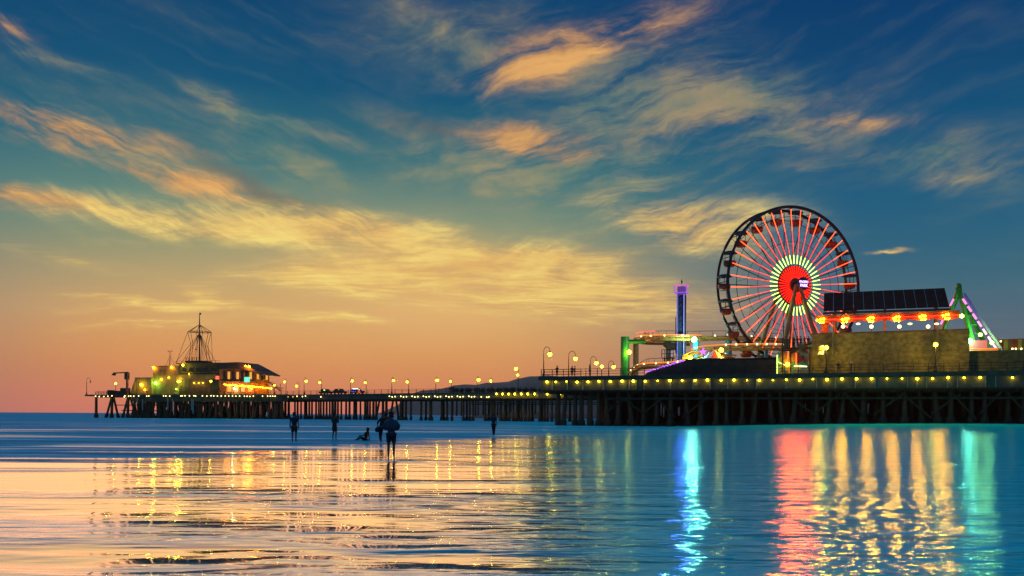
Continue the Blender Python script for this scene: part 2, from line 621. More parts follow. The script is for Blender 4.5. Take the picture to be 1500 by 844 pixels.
# sand bank that carries the near pier, only its dark foot shows
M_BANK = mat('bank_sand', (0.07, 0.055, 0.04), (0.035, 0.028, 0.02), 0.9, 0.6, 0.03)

hill = MB()
prof = [(560, 606), (585, 590), (600, 573), (616, 569), (640, 567), (653, 563), (664, 561), (680, 559), (696, 559), (712, 557), (728, 556), (744, 554), (760, 550), (776, 546), (789, 545), (805, 545), (830, 547), (880, 552), (950, 558), (1050, 562), (1300, 570), (1560, 578)]
NJ = 7
for i, (a, b) in enumerate(prof):
    for j in range(NJ):
        t = j / (NJ - 1)
        Y = 3600 + 900 * t
        top = at(a, b, 3900)
        z = max(0.0, top.z) * math.sin(PI * min(1.0, t * 0.62 + 0.0)) * (1.0 + 0.05 * math.sin(i * 2.1 + j * 1.7)) if j < NJ - 1 else -5
        hill.v.append(Vector((top.x * (1 + 0.1 * t), Y, z if j else -1.0)))
for i in range(len(prof) - 1):
    for j in range(NJ - 1):
        a = i * NJ + j
        hill.f.append((a, a + NJ, a + NJ + 1, a + 1))
M_HILL = mat('far_hillside', (0.24, 0.155, 0.10), (0.17, 0.11, 0.075), 0.95, 0.01)
tag(hill.build('hills', M_HILL, smooth=True), 'low brown headland across the bay', kind='structure')

# ------------------------------------------------------------------ object materials
M_TIMBER = mat('old_timber', (0.13, 0.058, 0.023), (0.06, 0.028, 0.012), 0.85, 1.6, 0.02, stretch=(1, 1, 0.25))
M_PILE = mat('wet_pile', (0.17, 0.068, 0.024), (0.07, 0.030, 0.011), 0.75, 1.4, 0.02, stretch=(1, 1, 0.2))
M_FASCIA = mat('fascia_board', (0.17, 0.15, 0.11), (0.10, 0.09, 0.065), 0.8, 1.2, 0.02, stretch=(1, 1, 0.3))
M_DECK = mat('deck_plank', (0.14, 0.10, 0.07), (0.08, 0.06, 0.045), 0.85, 0.9, 0.02)
M_IRON = mat('dark_iron', (0.045, 0.042, 0.040), (0.025, 0.023, 0.022), 0.5, 4.0, metal=0.4)
M_PIPE = mat('pale_pipe', (0.45, 0.45, 0.42), (0.3, 0.3, 0.28), 0.5, 3.0)
M_STUCCO = mat('olive_stucco', (0.31, 0.26, 0.085), (0.12, 0.105, 0.036), 0.9, 1.3, 0.12, stretch=(1, 1, 1.3), detail=10)
M_DARKWALL = mat('dark_boarding', (0.15, 0.095, 0.05), (0.08, 0.052, 0.03), 0.8, 0.8, 0.02)
M_BROWN = mat('brown_panel', (0.13, 0.085, 0.055), (0.08, 0.05, 0.035), 0.7, 1.5, 0.01)
M_REDPAINT = mat('red_paint', (0.55, 0.05, 0.02), (0.42, 0.035, 0.015), 0.45, 2.0)
M_TUB = mat('gondola_red', (0.40, 0.055, 0.025), (0.28, 0.04, 0.02), 0.45, 2.0)
M_CANOPY = mat('gondola_canopy', (0.06, 0.05, 0.06), (0.04, 0.03, 0.035), 0.6, 2.0)
M_RIM = mat('wheel_steel', (0.05, 0.045, 0.045), (0.03, 0.027, 0.027), 0.5, 1.0, metal=0.3)
M_OLIVE = mat('olive_steel', (0.34, 0.30, 0.12), (0.24, 0.21, 0.08), 0.5, 1.2)
M_ORANGE = mat('orange_track', (0.72, 0.33, 0.05), (0.55, 0.24, 0.04), 0.45, 1.2)
M_YELLOW = mat('yellow_track', (0.62, 0.45, 0.08), (0.48, 0.34, 0.05), 0.5, 1.2)
M_GREEN = mat('green_paint', (0.03, 0.36, 0.05), (0.02, 0.26, 0.035), 0.45, 1.0)
M_RUST = mat('rust_brown', (0.36, 0.13, 0.06), (0.25, 0.09, 0.04), 0.6, 1.0)
M_BLUE = mat('blue_paint', (0.03, 0.30, 0.55), (0.02, 0.22, 0.45), 0.45, 1.0)
M_TOWER = mat('tower_navy', (0.05, 0.05, 0.12), (0.03, 0.03, 0.08), 0.5, 1.0)
M_WHITE = mat('white_paint', (0.75, 0.73, 0.68), (0.6, 0.58, 0.54), 0.6, 1.5)
M_PANEL = mat('solar_panel', (0.085, 0.044, 0.030), (0.06, 0.032, 0.022), 0.85, 0.8, spec=0.03)
M_PFRAME = mat('panel_frame', (0.35, 0.30, 0.26), (0.25, 0.22, 0.19), 0.5, 2.0)
M_GLASS = mat('dark_glass', (0.02, 0.025, 0.03), (0.015, 0.018, 0.02), 0.12, 1.0)
M_SHADE = mat('lamp_shade', (0.10, 0.10, 0.09), (0.07, 0.07, 0.06), 0.5, 2.0)

G_BULB = glow('warm_bulb', (1.0, 0.66, 0.012), 26)
G_SMALL = glow('deck_bulb', (1.0, 0.75, 0.016), 24)
G_PALE = glow('pale_bulb', (1.0, 0.90, 0.30), 5)
G_AMBER = glow('amber_bulb', (1.0, 0.34, 0.0025), 120)
G_GLOBE = glow('globe_lamp', (1.0, 0.72, 0.30), 3.5)
G_RED = glow('red_tube', (1.0, 0.015, 0.003), 6)
G_HUB = glow('hub_red_light', (1.0, 0.010, 0.003), 4)
G_PINK = glow('spoke_rose', (1.0, 0.030, 0.032), 3.0)
G_ORANGE = glow('spoke_orange', (1.0, 0.075, 0.012), 5.0)
G_LIME = glow('spoke_lime', (0.55, 1.0, 0.14), 3.6)
G_PURPLE = glow('purple_light', (0.30, 0.06, 1.0), 4)
G_VIOLET = glow('violet_strip', (0.12, 0.10, 1.0), 1.6)
G_MAGENTA = glow('magenta_light', (1.0, 0.16, 0.55), 2.2)
G_TEAL = glow('teal_flood', (0.30, 1.0, 0.42), 60)
G_TEALSIGN = glow('teal_sign', (0.03, 0.75, 0.45), 1.5)
G_GREENSPOT = glow('green_flood', (0.40, 1.0, 0.03), 40)
G_WHITE = glow('white_light', (0.9, 0.9, 1.0), 3.0)
G_LETTER = glow('letter_light', (0.62, 0.42, 1.0), 2.4)
G_AMBSTRIP = glow('amber_strip', (1.0, 0.26, 0.012), 1.1)
G_WINDOW = glow('lit_window', (1.0, 0.45, 0.06), 0.9)


def lamp_or_added_beam(parent, root, frame, p, watts, col, r=0.15, beam=None, dip=0.15):
    """The light that a lit lamp sheds, just under its globe."""
    ld = bpy.data.lights.new('lamp_or_added_beam', 'SPOT' if beam else 'POINT')
    if beam:
        ld.spot_size = math.radians(beam)
        ld.spot_blend = 0.4
    ld.energy = watts
    ld.color = col
    ld.shadow_soft_size = r
    o = bpy.data.objects.new('lamp_or_added_beam', ld)
    COL.objects.link(o)
    o.parent = parent
    o.location = Vector(p) - BASE[root.name]
    if beam:      # added spot, faces out over the beach to strengthen water reflections
        o.rotation_euler = (-(PI / 2 - dip), 0, 0)
    return o


YEL = (1.0, 0.66, 0.06)
ORA = (1.0, 0.36, 0.04)

# ------------------------------------------------------------------ near pier
N = Frame((5.5, 144.0, 0), math.atan2(-26, 61.5))
ZD, ZF = 7.9, 5.6            # deck top, foot of the fascia


def ground(frame, p):
    q = frame.world(p)
    return sand_z(q.x, q.y) - 0.25 if q.y < shore(q.x) + 6 else -0.4


np_ = thing('pier', 'broad dark pier with a row of yellow bulbs along its fascia, carrying the amusement park', 'pier', N, (0, 0, 0), 'the two lengths of the pier')
m = MB().box(-1.2, 98, -0.35, 62, ZD - 0.62, ZD)
np_deck = m.build('deck', M_DECK, np_)
m = MB().box(-1.0, 98, 0.25, 0.5, ZF, ZD - 0.63)
m.build('fascia', M_FASCIA, np_)
MB().box(-1.05, 98, 0.02, 0.248, ZF - 0.12, ZF + 0.10).build('fascia_beam', M_TIMBER, np_)
MB().box(-1.0, -0.8, 0.6, 60, ZF, ZD - 0.63).build('side_fascia', M_FASCIA, np_)
m = MB()
for k in range(20):
    v = 1.0 + 3.0 * k
    m.box(-0.7, 98, v, v + 0.3, ZF - 0.45, ZF - 0.03)
for k in range(33):
    m.box(-0.3 + 3.0 * k, 0.0 + 3.0 * k, 1.4, 58, ZF - 0.02, ZF + 0.3)
m.build('joist', M_TIMBER, np_)['kind'] = 'stuff'
# bracket pieces and pipes that break up the fascia
bm_ = MB().box(-0.05, 0.05, 0.05, 0.24, ZF + 0.12, ZD - 0.64).mesh('fascia_bracket', (0, 0, 0), M_PIPE)
rnd = random.Random(3)
u = 1.0
while u < 84:
    piece('fascia_bracket', bm_, np_, (u, 0, 0))
    u += rnd.choice([1.2, 2.6, 3.4, 4.2])
# fascia bulbs: under the deck edge, at the places the photo shows
bulb_px = [801, 814, 829.5, 845, 861, 877, 893.5, 911, 927.5, 945, 963, 981, 999, 1018, 1036, 1056, 1075, 1094, 1112, 1132, 1151.5, 1171, 1190.5, 1211, 1233,
           1254.5, 1276.5, 1299, 1321, 1343.5, 1366, 1388.5, 1412, 1435.5, 1483]
bl = MB().ball((0, 0, 0), 0.165, 8, 6, (1, 1, 0.85)).mesh('fascia_bulb', (0, 0, 0), G_SMALL, True)
sh = MB().lathe((0, 0, 0.14), [(0.34, 0.0), (0.16, 0.12), (0.06, 0.2)], 8).mesh('bulb_shade', (0, 0, 0), M_SHADE)
for p in bulb_px:
    uu = N.px(-0.05, p)
    b_ = piece('fascia_bulb', bl, np_, (uu, -0.05, 7.02 + rnd.uniform(-0.06, 0.06)))
    kb = rnd.choice([0.62, 0.8, 0.95, 1.0, 1.12])
    b_.scale = (kb, kb, kb)
    s_ = bpy.data.objects.new('bulb_shade', sh)
    COL.objects.link(s_)
    s_.parent = b_
for vv in (3, 8):
    piece('fascia_bulb', bl, np_, (-1.25, vv, 7.02))

# piles
def pile_mesh(h, r, name='pile', m_=M_PILE, lean=(0, 0)):
    mb = MB()
    lx, ly = lean
    pts = [(lx * (1 - t), ly * (1 - t), h * t) for t in (0, 0.20, 0.24, 1.0)]
    mb.tube(pts, [r * 1.75, r * 1.6, r * 1.05, r * 0.95], 8)
    return mb.mesh(name, (0, 0, 0), m_, True)


pile_cache = {}
def put_pile(thing_, frame, u, v, top, r, lean=0.0):
    z0 = ground(frame, (u, v, 0))
    key = (round(z0, 1), round(r, 2), round(lean, 1), round(top, 1))
    if key not in pile_cache:
        pile_cache[key] = pile_mesh(top - key[0], r, lean=(lean, 0))
    return piece('pile', pile_cache[key], thing_, (u, v, key[0]))


for p in (818, 829, 842.5, 852, 865, 877):
    put_pile(np_, N, N.px(0.9, p), 0.9, ZF + 0.02, 0.36, lean=(-0.5 if p == 829 else 0.0))
rnd = random.Random(11)
npile = 6
for v, sp in ((0.9, 2.1), (4, 2.3), (8, 2.5), (12.5, 2.6), (17, 2.8)):
    u = N.px(v, 884) + rnd.uniform(0, 0.8)
    while u < 84 and npile < 200:
        put_pile(np_, N, u, v, ZF + 0.02, rnd.choice([0.3, 0.34, 0.4]), lean=rnd.choice([0, 0, 0, 0.5, -0.5]))
        npile += 1
        u += sp * rnd.uniform(0.7, 1.35)
for v in (22, 32, 44):
    for p in (836, 858, 880):
        u = N.px(v, p)
        if u > 0:
            put_pile(np_, N, u, v, ZF + 0.02, 0.36)
# boards added behind the piles to darken the underside, gaps let evening sky through
gaps = [(993, 996), (997, 999.5), (1149, 1151), (1171, 1180), (1182, 1184.5), (1205, 1206.5), (1236, 1237), (1251, 1252), (1266, 1278), (1323, 1326), (1333, 1336),
        (1342, 1344), (1391, 1395), (1441, 1443), (967.5, 969), (971, 973), (884, 887), (892, 895)]
VB = 19.5
u0, u1 = N.px(VB, 884), 97.0
board = [MB().box(-0.46, 0.46, 0, 0.16 + 0.05 * k, -0.6, ZF - 0.46).mesh('added_backing_board', (0, 0, 0), M_TIMBER) for k in range(3)]
gl_ = [(N.px(VB, a), N.px(VB, b)) for a, b in gaps]
u = u0 + 0.47
k = 0
while u < u1:
    hit = [g for g in gl_ if g[0] < u + 0.46 and g[1] > u - 0.46]
    if hit:
        g = hit[0]
        if g[0] - (u - 0.47) > 0.12:
            MB().box(u - 0.46, g[0], VB, VB + 0.16, -0.6, ZF - 0.46).build('added_backing_board', M_TIMBER, np_)
        MB().box(g[0] - 0.02, g[1] + 0.02, VB + 0.02, VB + 0.14, 3.2 + (k % 3) * 0.3, ZF - 0.46).build('added_backing_board', M_TIMBER, np_)
        MB().box(g[0] - 0.02, g[1] + 0.02, VB + 0.02, VB + 0.14, -0.6, 1.35 + (k % 2) * 0.35).build('added_backing_board', M_TIMBER, np_)
        u = g[1] + 0.47
    else:
        piece('added_backing_board', board[k % 3], np_, (u, VB, 0))
        u += 0.935
    k += 1
# braces between the front piles
rnd = random.Random(8)
u = N.px(0.5, 888)
k = 0
while u < 82:
    if rnd.random() < 0.62:
        z0_, z1_ = rnd.uniform(1.4, 2.2), rnd.uniform(4.4, 5.3)
        if k % 2:
            z0_, z1_ = z1_, z0_
        MB().bar((u, 0.42, z0_), (u + rnd.uniform(2.4, 4.0), 0.42, z1_), 0.10, 0.24).build('brace', M_TIMBER, np_)
    k += 1
    u += rnd.uniform(2.2, 4.4)
MB().box(N.px(0.4, 886), 90, 0.36, 0.52, 4.15, 4.45).build('waling', M_TIMBER, np_)
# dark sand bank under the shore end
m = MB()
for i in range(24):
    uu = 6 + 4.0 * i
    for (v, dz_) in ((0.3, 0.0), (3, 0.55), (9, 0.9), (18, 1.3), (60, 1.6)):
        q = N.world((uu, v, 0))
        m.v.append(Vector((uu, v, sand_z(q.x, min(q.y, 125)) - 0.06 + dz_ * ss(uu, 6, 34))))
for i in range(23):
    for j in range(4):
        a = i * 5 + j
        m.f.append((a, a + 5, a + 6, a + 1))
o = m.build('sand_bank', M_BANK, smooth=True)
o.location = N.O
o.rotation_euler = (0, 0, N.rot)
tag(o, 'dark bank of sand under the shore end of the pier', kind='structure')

# railing along the near edge
def railing(frame, name, label, group, u0, u1, v, z, posts, h=1.15, r=0.035, rails=(1.0, 0.66, 0.33), mt=M_IRON):
    t = thing(name, label, 'railing', frame, ((u0 + u1) / 2, v, z), group)
    pm = MB().box(-r * 1.3, r * 1.3, -r * 1.3, r * 1.3, 0, h).mesh('post', (0, 0, 0), mt)
    for u_ in posts:
        piece('post', pm, t, (u_, v, z))
    for k_ in rails:
        MB().tube([(u0, v, z + h * k_), (u1, v, z + h * k_)], r, 6).build('rail', mt, t)
    return t


railing(N, 'railing', 'dark three-bar iron railing along the near edge of the broad pier', 'pier railings', -0.9, 88, -0.1, ZD, [-0.8 + 1.9 * k for k in range(47)])
railing(N, 'railing', 'iron railing running back along the seaward end of the broad pier', 'pier railings', -0.9, 5.5, 1.6, ZD, [-0.9, 1.2, 3.3, 5.4], h=1.2)

# ------------------------------------------------------------------ lamps
def hook_lamp(frame, u, v, z0, zb, side, label, group, lit=True, scale=1.0, reach=1.0, r=0.32, watts=150):
    """Post with a crook at the top, a shade and a globe; zb: height of the globe, side: which way the crook bends."""
    t = thing('street_lamp', label, 'street lamp', frame, (u, v, z0), group)
    x = side * reach
    MB().lathe((u, v, z0), [(0.20 * scale, 0), (0.20 * scale, 0.5), (0.10 * scale, 0.7), (0.075 * scale, zb - z0 + 0.15)], 8).build('pole', M_IRON, t)
    pts = [(u, v, zb + 0.1)]
    for k in range(9):
        a = PI - PI * k / 8
        pts.append((u + x / 2 + x / 2 * math.cos(a), v, zb + 0.55 + 0.62 * math.sin(a) * abs(reach)))
    pts.append((u + x, v, zb + 0.42))
    MB().tube(pts, 0.05 * scale, 6).build('crook', M_IRON, t)
    MB().lathe((u + x, v, zb + 0.22), [(r * 0.95, 0), (r * 0.75, 0.12), (0.07, 0.24)], 10).build('shade', M_SHADE, t)
    MB().ball((u + x, v, zb), r, 10, 8).build('globe', G_BULB if lit else M_WHITE, t, smooth=True)
    if lit:
        lamp_or_added_beam(t, t, frame, (u + x, v, zb - r - 0.2), watts, YEL)
    return t


def post_lamp(frame, u, v, z0, zb, label, group, r=0.32, watts=250):
    t = thing('street_lamp', label, 'street lamp', frame, (u, v, z0), group)
    MB().lathe((u, v, z0), [(0.30, 0), (0.30, 0.25), (0.20, 0.4), (0.17, 0.8), (0.10, 1.0), (0.075, zb - z0 - 0.35), (0.16, zb - z0 - 0.30)], 10).build('pole', M_IRON, t)
    MB().lathe((u, v, zb + r * 0.9), [(r * 0.5, 0), (0.06, 0.18)], 8).build('cap', M_SHADE, t)
    MB().ball((u, v, zb), r, 10, 8).build('globe', G_BULB, t, smooth=True)
    lamp_or_added_beam(t, t, frame, (u, v - r - 0.25, zb - 0.1), watts, YEL)
    return t


GL = 'hook-necked lamps on the broad pier'
for (pp, pb, yb, v, lab) in ((796.5, 805.5, 519, 1.2, 'tall hook-necked lamp at the seaward corner of the broad pier'), (833, 843, 525.5, 12.5, 'hook-necked lamp second from the seaward corner of the broad pier'),
                             (865, 873.5, 532, 26, 'hook-necked lamp third from the seaward corner of the broad pier'), (891.5, 899, 537.5, 39, 'hook-necked lamp standing left of the green coaster column')):
    a, b = N.loc(pp, yb, v), N.loc(pb, yb, v)
    hook_lamp(N, a.x, v, ZD, b.z, 1, lab, GL, reach=b.x - a.x, r=0.32)
p = N.loc(881.5, 537, 34)
post_lamp(N, p.x, 34, ZD, p.z, 'small globe lamp behind the third hook-necked pier lamp', GL, 0.28)
p = N.loc(921.5, 516, 20)
post_lamp(N, p.x, 20, ZD, p.z, 'globe lamp just right of the green coaster column', 'globe lamps on the broad pier', 0.38)
p = N.loc(1056.5, 513, 10)
post_lamp(N, p.x, 10, ZD, p.z, 'globe lamp behind the long dark shed under the coaster', 'globe lamps on the broad pier', 0.34)
p = N.loc(1010.5, 524, 12)
post_lamp(N, p.x, 12, ZD, p.z, 'globe lamp at the foot of the blue coaster column', 'globe lamps on the broad pier', 0.32)
p = N.loc(1370.5, 505, 0.8)
post_lamp(N, p.x, 0.8, ZD, p.z, 'globe lamp before the olive wall, no banner on it', 'globe lamps on the broad pier', 0.28, 520)
p = N.loc(1210.5, 509.5, 0.8)
lp = post_lamp(N, p.x, 0.8, ZD, p.z, 'globe lamp with a striped banner before the olive wall', 'globe lamps on the broad pier', 0.26, 520)
fl = thing('banner', 'yellow and white striped banner hung from a lamp post', 'banner', N, (p.x - 0.5, 0.8, p.z))
for k, (mt_, za, zb_) in enumerate(((M_WHITE, 0.12, 0.42), (M_YELLOW, -0.28, 0.10), (M_BROWN, -0.42, -0.30), (M_WHITE, -0.95, -0.44))):
    MB().slab([(p.x - 1.15 - 0.1 * abs(za), 0.80, p.z + za - 0.05), (p.x - 0.32, 0.72, p.z + za), (p.x - 0.32, 0.72, p.z + zb_), (p.x - 0.85 + 0.3 * zb_, 0.80, p.z + zb_ - 0.05)], 0.03).build('stripe', mt_, fl)
# coin viewer on its stand
p = N.loc(1247, 546, 0.6)
t = thing('telescope', 'coin-operated viewer on a pedestal at the railing', 'telescope', N, (p.x, 0.6, ZD))
MB().lathe((p.x, 0.6, ZD), [(0.22, 0), (0.2, 0.1), (0.09, 0.2), (0.09, 1.2), (0.16, 1.25)], 10).build('pedestal', M_IRON, t)
MB().tube([(p.x, 0.35, ZD + 1.42), (p.x, 0.85, ZD + 1.48)], [0.15, 0.19], 10).build('viewer_head', M_PFRAME, t)

# ------------------------------------------------------------------ olive building with its roof pavilion
def pbox(mb, fr, x0, x1, yt, yb, v0, v1):
    a, b = fr.loc(x0, yt, v0), fr.loc(x1, yb, v0)
    return mb.box(a.x, b.x, v0, v1, b.z, a.z)


wl = thing('stucco_building', 'long windowless olive stucco building behind the railing', 'building', N, (N.px(4, 1305), 4, ZD))
a, b = N.loc(1189, 484.5, 4.0), N.loc(1420, 485.5, 4.0)
ztop = (a.z + b.z) / 2
MB().box(a.x, b.x, 4.0, 16, ZD, ztop - 0.16).build('wall', M_STUCCO, wl)
MB().box(a.x - 0.06, b.x + 0.06, 3.94, 16.06, ztop - 0.158, ztop).build('coping', M_BROWN, wl)
for p in (1220, 1373.5):
    q = N.loc(p, 484, 3.9)
    MB().box(q.x - 0.13, q.x + 0.13, 3.70, 3.93, ZD + (2.9 if p < 1300 else 3.2), ztop + 0.1).build('pilaster', M_OLIVE, wl)
c1, d1 = N.loc(1421, 515.5, 5.0), N.loc(1520, 515, 5.0)
an = thing('wall', 'low olive wall continuing beside the tall stucco building', 'wall', N, (c1.x + 5, 5, ZD))
MB().box(b.x + 0.08, d1.x, 5.0, 6.5, ZD, c1.z).build('wall_body', M_STUCCO, an)
MB().box(b.x + 0.08, d1.x, 4.92, 6.58, c1.z + 0.002, c1.z + 0.14).build('coping', M_OLIVE, an)

pv = thing('roof_pavilion', 'rooftop pavilion with a sloping panelled roof over a red lit canopy', 'pavilion', N, (N.px(8, 1300), 8, ztop))
nl, nr = N.loc(1206, 456, 5.5), N.loc(1391, 450, 5.5)      # near edge
fl_, fr_ = N.loc(1207, 430.5, 10.5), N.loc(1384, 423, 10.5)
NPAN = 12
for i in range(NPAN):
    t0, t1 = (i + 0.03) / NPAN, (i + 0.97) / NPAN
    if i == 10:
        t1 = (i + 1.0) / NPAN
    q = [nl.lerp(nr, t0), nl.lerp(nr, t1), fl_.lerp(fr_, t1), fl_.lerp(fr_, t0)]
    pn = MB().slab(q, 0.12).build('roof_panel', M_PANEL, pv)
    for s_ in (0.34, 0.67):
        aa, bb = q[0].lerp(q[3], s_), q[1].lerp(q[2], s_)
        MB().bar(aa - Vector((0, 0.02, -0.14)), bb - Vector((0, 0.02, -0.14)), 0.05, 0.03).build('panel_joint', M_PANEL, pn, pv)
for i in range(1, NPAN):
    aa, bb = nl.lerp(nr, i / NPAN), fl_.lerp(fr_, i / NPAN)
    MB().bar(aa + Vector((0, -0.02, 0.08)), bb + Vector((0, -0.02, 0.08)), 0.07, 0.10).build('panel_rail', M_PFRAME, pv)
MB().bar(nl + Vector((0, 0.25, -0.28)), nr + Vector((0, 0.25, -0.28)), 0.25, 0.3).build('eaves_beam', M_RUST, pv)
MB().bar(fl_ + Vector((0, -0.25, -0.35)), fr_ + Vector((0, -0.25, -0.35)), 0.25, 0.3).build('ridge_beam', M_RUST, pv)
for p in (1222, 1296, 1372):
    for v in (6.0, 10.0):
        q = N.loc(p, 456, 6.0)
        zt = nl.z + (fl_.z - nl.z) * ((v - 5.5) / 5) - 0.4
        MB().box(q.x - 0.16, q.x + 0.16, v - 0.16, v + 0.16, ztop + 0.002, zt).build('pavilion_post', M_RUST, pv)
    q = N.loc(p, 456, 6.0)
    for dx_ in (-1.6, 1.6):
        MB().bar((q.x, 6.0, nl.z - 1.5), (q.x + dx_, 6.0, nl.z - 0.3), 0.1, 0.1).build('brace', M_RUST, pv)
# red canopy ring
ca, cb = N.loc(1194, 464.5, 4.2), N.loc(1406, 456.5, 4.2)
MB().slab([ca, cb, cb + Vector((0, 3.0, 0.1)), ca + Vector((0, 3.0, 0.1))], 0.22).build('canopy_roof', M_BROWN, pv)
va, vb = N.loc(1195, 472.5, 4.3), N.loc(1405, 467.5, 4.3)
sc_ = []
NS = 36
for i in range(NS + 1):
    t = i / NS
    top = ca.lerp(cb, t) + Vector((0, 0.1, -0.02))
    bot = va.lerp(vb, t)
    sc_.append((top, Vector((bot.x, bot.y, bot.z + 0.10 * math.cos(2 * PI * t * 6)))))
m = MB()
for (t0, b0), (t1, b1) in zip(sc_, sc_[1:]):
    m.add([t0, t1, b1, b0, t0 + Vector((0, .06, 0)), t1 + Vector((0, .06, 0)), b1 + Vector((0, .06, 0)), b0 + Vector((0, .06, 0))],
          [(0, 1, 2, 3), (7, 6, 5, 4), (3, 2, 6, 7)])
m.build('valance', mat('valance_red', (0.36, 0.030, 0.012), (0.22, 0.02, 0.01), 0.6, 1.5), pv)
for dz_ in (-0.45,):
    MB().tube([ca + Vector((0.2, -0.02, dz_)), cb + Vector((-0.2, -0.02, dz_))], 0.045, 6).build('red_tube', G_RED, pv)
MB().box(N.px(6.5, 1202), N.px(6.5, 1213), 6.5, 6.9, ztop + 0.01, ca.z).build('red_screen', M_REDPAINT, pv)
ab = MB().ball((0, 0, 0), 0.13, 8, 6).mesh('amber_bulb', (0, 0, 0), G_AMBER, True)
for px_, y0 in ((1202, 470), (1237, 469), (1275.5, 468), (1313, 467), (1351.5, 465), (1386, 463)):
    for ox, oy in ((-4, -0.5), (0, -2.2), (4.2, -2.4), (-1.5, 3.2), (3, 3.0)):
        q = N.loc(px_ + ox + rnd.uniform(-1, 1), y0 + oy + rnd.uniform(-.6, .6), 4.0)
        piece('amber_bulb', ab, pv, q)
for px_, y0 in ((1202, 474), (1237, 473), (1275.5, 472), (1313, 471), (1351.5, 470), (1386, 468)):
    lamp_or_added_beam(pv, pv, N, N.loc(px_, y0 + 2, 3.6), 90, ORA, 0.25)
    lamp_or_added_beam(pv, pv, N, N.loc(px_, y0, 3.3), 5200, (1.0, 0.24, 0.0), 0.42, 120)  # added outward beam, strengthens the cluster's streak on the water
gb = MB().ball((0, 0, 0), 0.27, 10, 8).mesh('globe', (0, 0, 0), G_GLOBE, True)
for px_ in (1235, 1276.5, 1317.5, 1359.5):
    q = N.loc(px_, 478.5, 4.6)
    g_ = piece('globe', gb, pv, q)
    MB().lathe((q.x, q.y, ztop + 0.005), [(0.1, 0), (0.05, 0.06), (0.05, max(0.07, q.z - ztop - 0.25))], 8).build('globe_stem', M_IRON, pv)
for px_ in (1257, 1333, 1372):
    q = N.loc(px_, 474.5, 5.0)
    MB().ball(q, 0.24, 8, 6, (1.3, 1, 0.6)).build('dish_lamp', G_GLOBE, pv, smooth=True)
q = N.loc(1409, 463, 4.2)
MB().ball(q, 0.26, 8, 6).build('floodlight', G_GREENSPOT, pv, smooth=True)
MB().bar(cb, q + Vector((0, 0.25, 0)), 0.08, 0.08).build('floodlight_arm', M_IRON, pv)

# ------------------------------------------------------------------ long dark shed, arcade stall, stair platform
sh_ = thing('shed', 'long dark shed with a ramped end beside the arcade stall', 'shed', N, (N.px(3, 1050), 3, ZD))
poly = [N.loc(x, y, 3.0) for x, y in ((942, 546), (950, 545), (1003, 528.5), (1028, 527), (1137, 526.5))]
pl_ = [(poly[0].x, ZD)] + [(q.x, q.z) for q in poly[1:]] + [(poly[-1].x, ZD)]
MB().prism(pl_, 3.0, 8.0).build('wall', M_DARKWALL, sh_)
for k in range(26):
    uu = poly[2].x + 0.3 + k * 0.50
    if uu < poly[-1].x - 0.1:
        MB().box(uu, uu + 0.42, 2.92, 2.995, ZD + 0.02, poly[3].z - 0.15 - (0.10 if k % 3 else 0.0)).build('plank', M_DARKWALL, sh_)
MB().box(poly[2].x - 0.1, poly[-1].x + 0.08, 2.86, 8.1, poly[3].z + 0.002, poly[3].z + 0.12).build('roof_edge', M_BROWN, sh_)
lb = MB().ball((0, 0, 0), 0.09, 6, 5).mesh('ramp_light', (0, 0, 0), G_PURPLE, True)
lp_ = MB().ball((0, 0, 0), 0.09, 6, 5).mesh('ramp_light', (0, 0, 0), G_MAGENTA, True)
for k in range(26):
    t = k / 25
    q = N.loc(946 + 57 * t, 545.3 - 17 * t - (1.0 if k % 2 else 0), 2.9)
    piece('ramp_light', lb if (k * 7) % 5 else lp_, sh_, q)

# mural for the arcade stall
M_MURAL = bpy.data.materials.new('painted_mural')
M_MURAL.use_nodes = True
n = NT(M_MURAL.node_tree)
b_ = M_MURAL.node_tree.nodes['Principled BSDF']
vv_ = n.mapping(n.new('ShaderNodeTexCoord').outputs['Object'], scale=(1.0, 1.0, 1.0))
vr = n.new('ShaderNodeTexVoronoi')
vr.inputs['Scale'].default_value = 2.6
n.put(vr.inputs['Vector'], n.vmath('ADD', vv_, n.vmath('MULTIPLY', n.noise(vv_, 1.5, 3, 0.5, out=1), (0.9, 0.9, 0.9))))
sx = n.new('ShaderNodeSeparateColor')
n.put(sx.inputs[0], vr.outputs['Color'])
n.put(b_.inputs['Base Color'], n.ramp(sx.outputs[0], [(0.0, (0.05, 0.25, 0.22)), (0.2, (0.45, 0.36, 0.14)), (0.38, (0.10, 0.16, 0.12)), (0.52, (0.5, 0.12, 0.05)),
                                                       (0.66, (0.10, 0.34, 0.36)), (0.82, (0.55, 0.5, 0.38)), (0.93, (0.2, 0.13, 0.06))], 'CONSTANT'))
st = thing('arcade_stall', 'arcade stall with a colourful mural, lit edges and a red pennant', 'stall', N, (N.px(3, 1163), 3, ZD))
a, b = N.loc(1139, 502, 3.4), N.loc(1188, 546, 3.4)
MB().box(a.x, b.x - 0.02, 3.4, 9, ZD, N.loc(1139, 516, 3.4).z).build('mural_wall', M_MURAL, st)
MB().box(N.px(3.4, 1168), b.x - 0.02, 3.3, 3.395, ZD, N.loc(1168, 503, 3.3).z).build('mural_panel', M_MURAL, st)
e0 = N.loc(1138.5, 520, 3.2)
MB().tube([(e0.x, 3.2, ZD), (e0.x, 3.2, e0.z)], 0.06, 6).build('edge_light', G_LIME, st)
